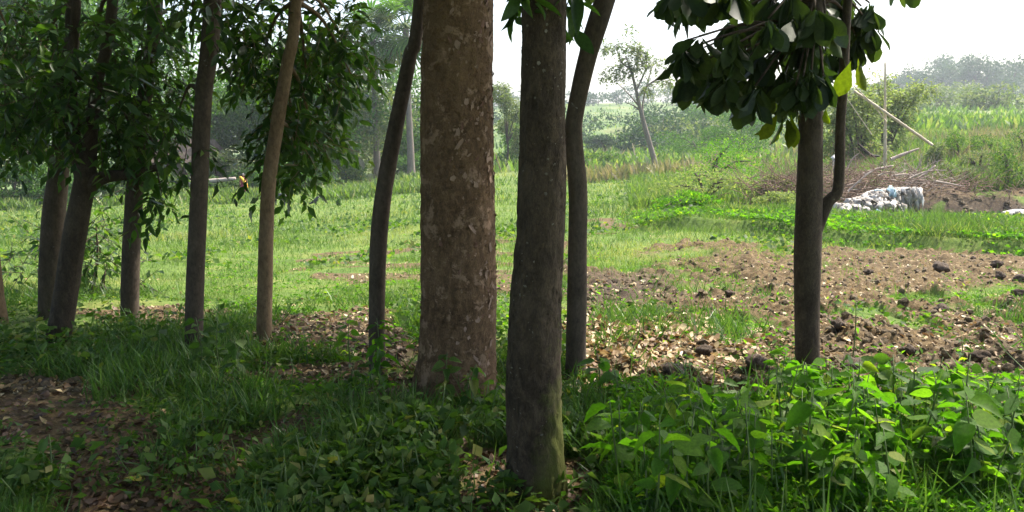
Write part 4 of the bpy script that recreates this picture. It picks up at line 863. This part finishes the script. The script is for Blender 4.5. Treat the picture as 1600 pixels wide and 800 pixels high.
stick('dead_branch', 'long curved grey dead branch reaching up left from the rubbish', [(1316,300),(1340,278),(1365,266),(1396,259)], 28.5, [.11,.09,.06,.03], 'driftwood', 'branch')
stick('dead_branch', 'dead branch slanting up right above the torn cloths', [(1400,302),(1428,284),(1462,259)], 28.2, [.07,.06,.03], 'driftwood', 'branch')
stick('dead_branch', 'blackened crooked branch left of the upright pole', [(1341,224),(1350,234),(1362,243),(1374,244)], 31.5, [.03,.055,.06,.03], 'blackened_and_shade', 'branch')
stick('dead_branch', 'thin pale branch lying flat over the twigs', [(1325,298),(1370,294),(1420,298)], 27.6, [.03,.03,.02], 'driftwood', 'branch')
stick('dead_branch', 'forked twig standing above the torn cloths', [(1415,285),(1434,262),(1440,240)], 28.6, [.03,.025,.012], 'driftwood', 'branch')
for i in range(16):
    x = rg.uniform(1300, 1470); y = rg.uniform(262, 318); a_ = rg.uniform(-.9, .35); l = rg.uniform(22, 60)
    stick('dead_branch', 'bleached dead branch in the tangle across the gully', [(x, y), (x+l*.5*math.cos(a_), y+l*.5*math.sin(a_)-rg.uniform(0,5)), (x+l*math.cos(a_), y+l*math.sin(a_))], rg.uniform(25.5, 28.5), [.035,.025,.008], 'driftwood', 'branch', group='dead branches tangled in the gully')
def sheet(name, label, pts, d, drop, mat, cat='cloth', nu=60, nv=14, group=None, amp=.14, seed=0, thick=True):
    """a crumpled torn cloth hung over the line of points, ragged along its lower edge"""
    r = np.random.default_rng(seed); P = catmull(A([at(q[0], q[1], d) for q in pts]), nu); V = []; jag = vnoise(np.arange(nu)*.45, np.zeros(nu), seed=seed)*.9+.35
    dr = np.interp(np.linspace(0, 1, nu), np.linspace(0, 1, len(drop)), drop)
    for j in range(nv):
        f = j/(nv-1)
        for i in range(nu):
            n1 = fbm(A([i*.22]), A([f*3.0]), o=3, seed=seed+2)[0]-.5; n2 = vnoise(A([i*.7]), A([f*1.5]), seed=seed+3)[0]-.5
            V.append(P[i]+A([n1*amp, -.32*f+amp*2.4*n2*(.3+f), .22*math.sin(f*2.2)*.25-f*f*dr[i]*jag[i]+amp*n1]))
    i = np.arange(nv-1)[:, None]*nu; j = np.arange(nu-1)[None]; Q = np.stack([i+j, i+j+1, i+nu+j+1, i+nu+j], -1).reshape(-1, 4)
    q = Q[vnoise(Q[:,0] % nu*.5, Q[:,0]//nu*.4, seed=seed+9) > .16]
    s = Soup(); s.add(V, q); o = s.build(name, M[mat], origin=P[0]); md = o.modifiers.new('thick', 'SOLIDIFY'); md.thickness = .012; return tag(o, label, cat, group)
for i in range(44):
    f = rg.random()**1.2; px = 1304+f*92+rg.normal(0,5); row = 344-f*26+rg.uniform(-22, 4)*(1-.4*f); wd = rg.uniform(7, 17); up1 = rg.uniform(-9, 2)
    sheet('torn_cloth', 'crumpled dirty cloth or plastic in the heap spilling down left of the hanging rags', [(px-wd, row+rg.uniform(-3,5)), (px-wd*.3, row+up1), (px+wd*.4, row+up1*.7+rg.uniform(-3,3)), (px+wd, row+rg.uniform(-4,5))], 21.8+rg.uniform(-.5,.5)+(342-row)/16, [rg.uniform(.1,.4) for _ in range(4)], 'plastic' if i % 3 == 0 else 'rag', nu=18, nv=9, seed=200+i, amp=rg.uniform(.12,.26), group='crumpled cloths in the rubbish heap')
L0 = catmull(A([[1322,322,0],[1345,308,0],[1368,299,0],[1400,294,0],[1430,296,0]]), 19)
stick('dead_branch', 'bent branch carrying the row of torn rags', [(q[0], q[1]) for q in L0[::5]]+[(1432,297)], 24.2, .035, 'driftwood', 'branch')
for i, q in enumerate(L0):
    ln = rg.uniform(.2, .95)+(.45 if i > 15 else 0); mt = 'ragblue' if i in (9, 12) else ('plastic' if i % 3 == 0 else 'rag')
    lab = 'faded blue rag hanging in the row of torn cloths' if mt == 'ragblue' else 'dirty white torn rag hanging in the row over the gully'
    sheet('torn_cloth', lab, [(q[0]-rg.uniform(2,9), q[1]+rg.uniform(-1,5)), (q[0], q[1]-rg.uniform(0,3)), (q[0]+rg.uniform(2,9), q[1]+rg.uniform(-1,5))], 24.0+rg.uniform(-.12,.12), [ln*.6, ln, ln*.5], mt, nu=12, nv=9, seed=60+i, amp=.17, group='row of torn rags over the gully')
for i in range(24):
    f = rg.random()**1.3*.75; px = 1302+f*112+rg.normal(0,6); row = 342-f*16+rg.uniform(-30, 6)*(1-.5*f); q = at(px, row, 21.6+rg.uniform(-.5,.5)+(342-row)/16); V, Q_, T_ = ico(20+i % 9, 2); V = V*(1+.9*(fbm(V[:,0]*9, V[:,1]*9, V[:,2]*9, 2, i)-.5))[:, None]
    s = Soup(); s.add(V*A([rg.uniform(.12,.3), rg.uniform(.12,.25), rg.uniform(.08,.2)])*1.5+q, None, T_); o = s.build('plastic_rubbish', M['plastic' if i % 3 == 0 else 'rag' if i % 17 else 'ragblue'], origin=q)
    o.rotation_euler = (0, rg.uniform(-.7,.7), 0); tag(o, 'crumpled piece of dirty plastic in the rubbish heap at the left foot of the rags', 'rubbish', 'rubbish heap below the rags')
sheet('torn_cloth', 'crumpled white plastic lying low in front of the rag heap', [(1322,344),(1340,340),(1362,343),(1378,341)], 22.6, [.15,.25,.2,.1], 'plastic', nu=40, seed=8, amp=.2)
sheet('torn_cloth', 'white plastic sheet at the right edge on the bank', [(1565,332),(1585,328),(1610,334)], 21.8, [.12,.15,.2], 'plastic', nu=30, seed=9, amp=.08)
sheet('torn_cloth', 'white rag hanging in the twigs right of the young tree', [(1299,246),(1304,243),(1310,252)], 28, [.6,.7,.4], 'plastic', nu=16, seed=10, amp=.08)
sheet('torn_cloth', 'grey white scrap in the weeds left of the brush heap', [(1130,352),(1140,350),(1150,354)], 19, [.1,.1,.1], 'plastic', nu=14, seed=12, amp=.05)

# bag on a stick, low bridge, post
stick('leaning_stick', 'thin brown stick the white bag hangs on between the two thickest trunks', [(790,284),(781,262),(773,238)], 60, [.05,.045,.03], 'twig', 'stick')
s = Soup(); p = at(790, 284, 59.8); V, Q_, T_ = ico(4, 2); s.add(V*A([.55,.4,.8])+A(p), None, T_); o = s.build('white_bag', M['plastic'], origin=p); tag(o, 'small white bag at the foot of the thin brown stick', 'bag')
def box(s, c, sz, rz=0):
    V = A([[x,y,z] for x in (-.5,.5) for y in (-.5,.5) for z in (-.5,.5)])*A(sz); ca, sa = math.cos(rz), math.sin(rz)
    V = np.stack([V[:,0]*ca-V[:,1]*sa, V[:,0]*sa+V[:,1]*ca, V[:,2]], -1)+A(c); s.add(V, A([[0,1,3,2],[4,6,7,5],[0,4,5,1],[2,3,7,6],[0,2,6,4],[1,5,7,3]])); return s
p = at(972, 249, 76); root = empty('low_bridge', (p[0], 76, float(hgt(p[0], 76))), 'low dark footbridge at the far end of the field', 'bridge')
s = Soup(); box(s, p+A([0,0,.1]), (4.4,1.6,.25)); s.build('deck', M['concrete'], root, smooth=False)
for dx in (-2.0,-.7,.7,2.0): s = Soup(); box(s, p+A([dx,0,-.5]), (.25,1.4,1.1)); s.build('pier', M['concrete'], root, smooth=False)
stick('thin_post', 'thin pale post standing at the right end of the low footbridge', [(991,254),(991,238),(988,224)], 74.5, [.07,.06,.04], 'bamboo', 'post')
for i in range(7): 
    q = G(1005+i*17+rg.uniform(-5,5), 262+rg.uniform(-3,8)); V, Q_, T_ = ico(4+i, 1); s = Soup(); s.add(V*rg.uniform(.25,.5)+q+A([0,0,.1]), None, T_); o = s.build('pale_scrap', M['plastic'], origin=q); tag(o, 'small white scrap of litter in the grass near the bent tree', 'litter', 'white litter near the bent tree')

# hut, log beam and its stumps, far left
d = 62; c = at(283, 262, d); gz = float(hgt(c[0], d)); root = empty('mud_hut', (c[0], d, gz), 'dark brown mud hut half hidden under the far trees on the left', 'hut')
s = Soup(); box(s, (c[0], d+1.5, gz+1.2), (4.6,3,2.6)); s.build('wall', M['mud'], root, smooth=False)
s = Soup(); w2, zt, ze = 2.9, gz+4.0, gz+2.2
V = A([[-w2,-2,ze-gz],[w2,-2,ze-gz],[w2*.75,.0,zt-gz],[-w2*.75,.0,zt-gz],[-w2,2,ze-gz],[w2,2,ze-gz]])+A([c[0], d+1.5, gz]); s.add(V, A([[0,1,2,3],[5,4,3,2]]), A([[0,3,4],[1,5,2]])); s.build('roof', M['thatch'], root, smooth=False)
s = Soup(); box(s, (c[0]+.7, d-.01, gz+.95), (.8,.08,1.7)); s.build('dark_opening', M['blackened_and_shade'], root, smooth=False)  # black slab stands in for the shade inside the hut's opening
stick('fallen_log', 'long pale log resting level on stumps in front of the mud hut', [(242,291),(300,286),(368,279)], 56, [.16,.2,.12], 'stone_pale', 'log')
for (px, row, r0, lab) in [(268,318,.62,'thick pale conical stump under the left part of the log'),(327,303,.4,'smaller pale stump under the right part of the log')]:
    p = at(px, row, 56); g = float(hgt(p[0], 56)); h = at(px, 288, 56)[2]-.12; s = Soup(); tube(s, [A([p[0],56,g-.2]), A([p[0],56,(g+h)/2]), A([p[0],56,h])], [r0, r0*.8, r0*.6], 14, 12, rough=.08, rs=3)
    o = s.build('tree_stump', M['stone_pale'], origin=(p[0],56,g)); tag(o, lab, 'stump')

# ---------------------------------------------------------------- person and animals (skin modifier bodies)
def skinbody(name, verts, edges, radii, mat, parent, root_i=0, sub=2):
    m = bpy.data.meshes.new(name); m.from_pydata([tuple(v) for v in verts], edges, []); o = bpy.data.objects.new(name, m); C.objects.link(o); o.parent = parent
    md = o.modifiers.new('skin', 'SKIN'); md.use_smooth_shade = True
    for i, r_ in enumerate(radii): m.skin_vertices[0].data[i].radius = (r_, r_) if not hasattr(r_, '__len__') else r_
    m.skin_vertices[0].data[root_i].use_root = True; sd_ = o.modifiers.new('sub', 'SUBSURF'); sd_.levels = sub; sd_.render_levels = sub
    m.materials.append(mat); return o
p = at(381, 301, 50); g = float(hgt(p[0], 50)); root = empty('person', (p[0], 50, g), 'person in a maroon and yellow wrap walking at the far left edge of the field', 'person')
root.rotation_euler = (0,0,.5); S = .95
def sv(L_): return [(x*S, y*S, z*S) for x, y, z in L_]
skinbody('body', sv([(0,0,.92),(0,0,1.12),(0,0,1.32),(0,0,1.42),(0,-.01,1.53),(0,-.02,1.6),(.19,0,1.34),(.24,-.02,1.08),(.2,-.14,.9),(.19,-.2,.84),(-.19,0,1.34),(-.24,.02,1.08),(-.22,-.04,.84),(-.22,-.06,.76),(.1,0,.86),(.11,-.04,.48),(.11,.02,.08),(.11,-.1,.03),(-.1,0,.86),(-.1,.06,.48),(-.1,.14,.08),(-.1,.03,.03)]),
   [(0,1),(1,2),(2,3),(3,4),(4,5),(2,6),(6,7),(7,8),(8,9),(2,10),(10,11),(11,12),(12,13),(0,14),(14,15),(15,16),(16,17),(0,18),(18,19),(19,20),(20,21)],
   [.13,.12,.13,.05,.095,.08,.05,.038,.03,.03,.05,.038,.03,.03,.09,.06,.04,.03,.09,.06,.04,.03], M['skin'], root)
def lathe(name, prof, mat, parent, off=(0,0,0), sides=20, fold=0, sx=1, sy=.75):
    s = Soup(); a = np.linspace(0, 2*np.pi, sides, endpoint=False); V = []
    for z, r_ in prof:
        rr2 = r_*(1+fold*np.sin(a*7+z*3)*(1 if z < .8 else .3)); V.append(np.stack([np.cos(a)*rr2*sx+off[0], np.sin(a)*rr2*sy+off[1], np.full(sides, z)+off[2]], -1))
    i = np.arange(len(prof)-1)[:, None]*sides; j = np.arange(sides)[None]; s.add(np.concatenate(V)*S, np.stack([i+j, i+(j+1) % sides, i+sides+(j+1) % sides, i+sides+j], -1).reshape(-1, 4)); return s.build(name, mat, parent, origin=(0,0,0))
lathe('skirt', [(.1,.27),(.4,.24),(.7,.21),(.95,.18),(1.06,.165)], M['saree'], root, fold=.08)
lathe('blouse', [(1.04,.17),(1.2,.18),(1.34,.2),(1.42,.1)], M['saree'], root)
s = Soup(); tube(s, A([(.16,-.1,.75),(.12,-.19,1.0),(0,-.2,1.2),(-.15,-.08,1.42),(-.16,.1,1.38),(-.08,.2,1.1),(-.02,.22,.8)])*S, A([.11,.1,.09,.08,.08,.1,.12])*S, 12, 26); s.build('shawl', M['yellow'], root, origin=(0,0,0))
s = Soup(); V, Q_, T_ = ico(2, 2); s.add((V*A([.22,.24,.26])+A([0,.03,1.6]))*S, None, T_); s.add((V*A([.12,.12,.12])+A([0,.14,1.54]))*S, None, T_); s.build('hair', M['hair'], root, origin=(0,0,0))
def goat(px, row, d, label, rz, sc):
    p = at(px, row, d); root = empty('goat', (p[0], d, float(hgt(p[0], d))), label, 'goat'); root.rotation_euler = (0,0,rz); root.scale = [sc]*3
    vs = [(0,0,.52),(.25,0,.53),(-.28,0,.54),(.36,0,.6),(.46,0,.5),(.55,0,.34),(.63,0,.2),(.24,.09,.4),(.26,.09,.22),(.24,.09,.02),(.24,-.09,.4),(.2,-.09,.22),(.22,-.09,.02),(-.28,.09,.42),(-.34,.09,.24),(-.3,.09,.02),(-.28,-.09,.42),(-.36,-.09,.24),(-.32,-.09,.02),(-.38,0,.6),(-.44,0,.66)]
    es = [(0,1),(0,2),(1,3),(3,4),(4,5),(5,6),(1,7),(7,8),(8,9),(1,10),(10,11),(11,12),(2,13),(13,14),(14,15),(2,16),(16,17),(17,18),(2,19),(19,20)]
    skinbody('body', vs, es, [.16,.14,.15,.09,.07,.065,.035,.06,.035,.025,.06,.035,.025,.07,.035,.025,.07,.035,.025,.03,.02], M['blackfur'], root)
    s = Soup(); V, Q_, T_ = ico(1, 2); s.add(V*A([.34,.335,.3])+A([.0,0,.56]), None, T_); s.build('white_patch', M['whitefur'], root, origin=(0,0,0))
    for y in (-1,1): s = Soup(); tube(s, [(.5,.04*y,.42),(.5,.12*y,.4),(.52,.16*y,.34)], [.02,.03,.01], 6, 6); s.build('ear', M['whitefur' if y > 0 else 'blackfur'], root, origin=(0,0,0))
goat(437, 327, 40, 'black and white goat grazing right of the sunlit tan trunk', -.5, 1.05)
p = at(493, 329, 40); root = empty('crow', (p[0], 40, float(hgt(p[0], 40))), 'small black bird standing in the grass right of the goat', 'bird')
skinbody('body', [(0,0,.2),(.08,0,.28),(.12,0,.36),(.19,0,.36),(-.14,0,.12),(-.26,0,.05),(.02,.03,.1),(.03,.03,0),(.02,-.03,.1),(.03,-.03,0)], [(0,1),(1,2),(2,3),(0,4),(4,5),(0,6),(6,7),(0,8),(8,9)], [.085,.07,.05,.014,.05,.02,.02,.01,.02,.01], M['blackfur'], root); root.scale = (1.2,)*3
bgtree('weed_tuft', 'small dark weed tuft in the grass right of the black bird', 532, 331, 38, .35, .35, 300, .09, 'leaf_far', cat='weed', lobes=3, base=0, tr=0)

# ---------------------------------------------------------------- haze
s = Soup(); box(s, (0, 420, 12), (1900, 1010, 62)); hz = s.build('haze', None or bpy.data.materials.new('haze_air'), smooth=False); hz['kind'] = 'stuff'
hm = hz.data.materials[0]; hm.use_nodes = True; n = hm.node_tree; n.nodes.clear(); out = n.nodes.new('ShaderNodeOutputMaterial'); pv = n.nodes.new('ShaderNodeVolumePrincipled')
pv.inputs['Color'].default_value = (.85,.93,1,1); pv.inputs['Density'].default_value = .0006; pv.inputs['Anisotropy'].default_value = .3
n.links.new(pv.outputs[0], out.inputs['Volume'])
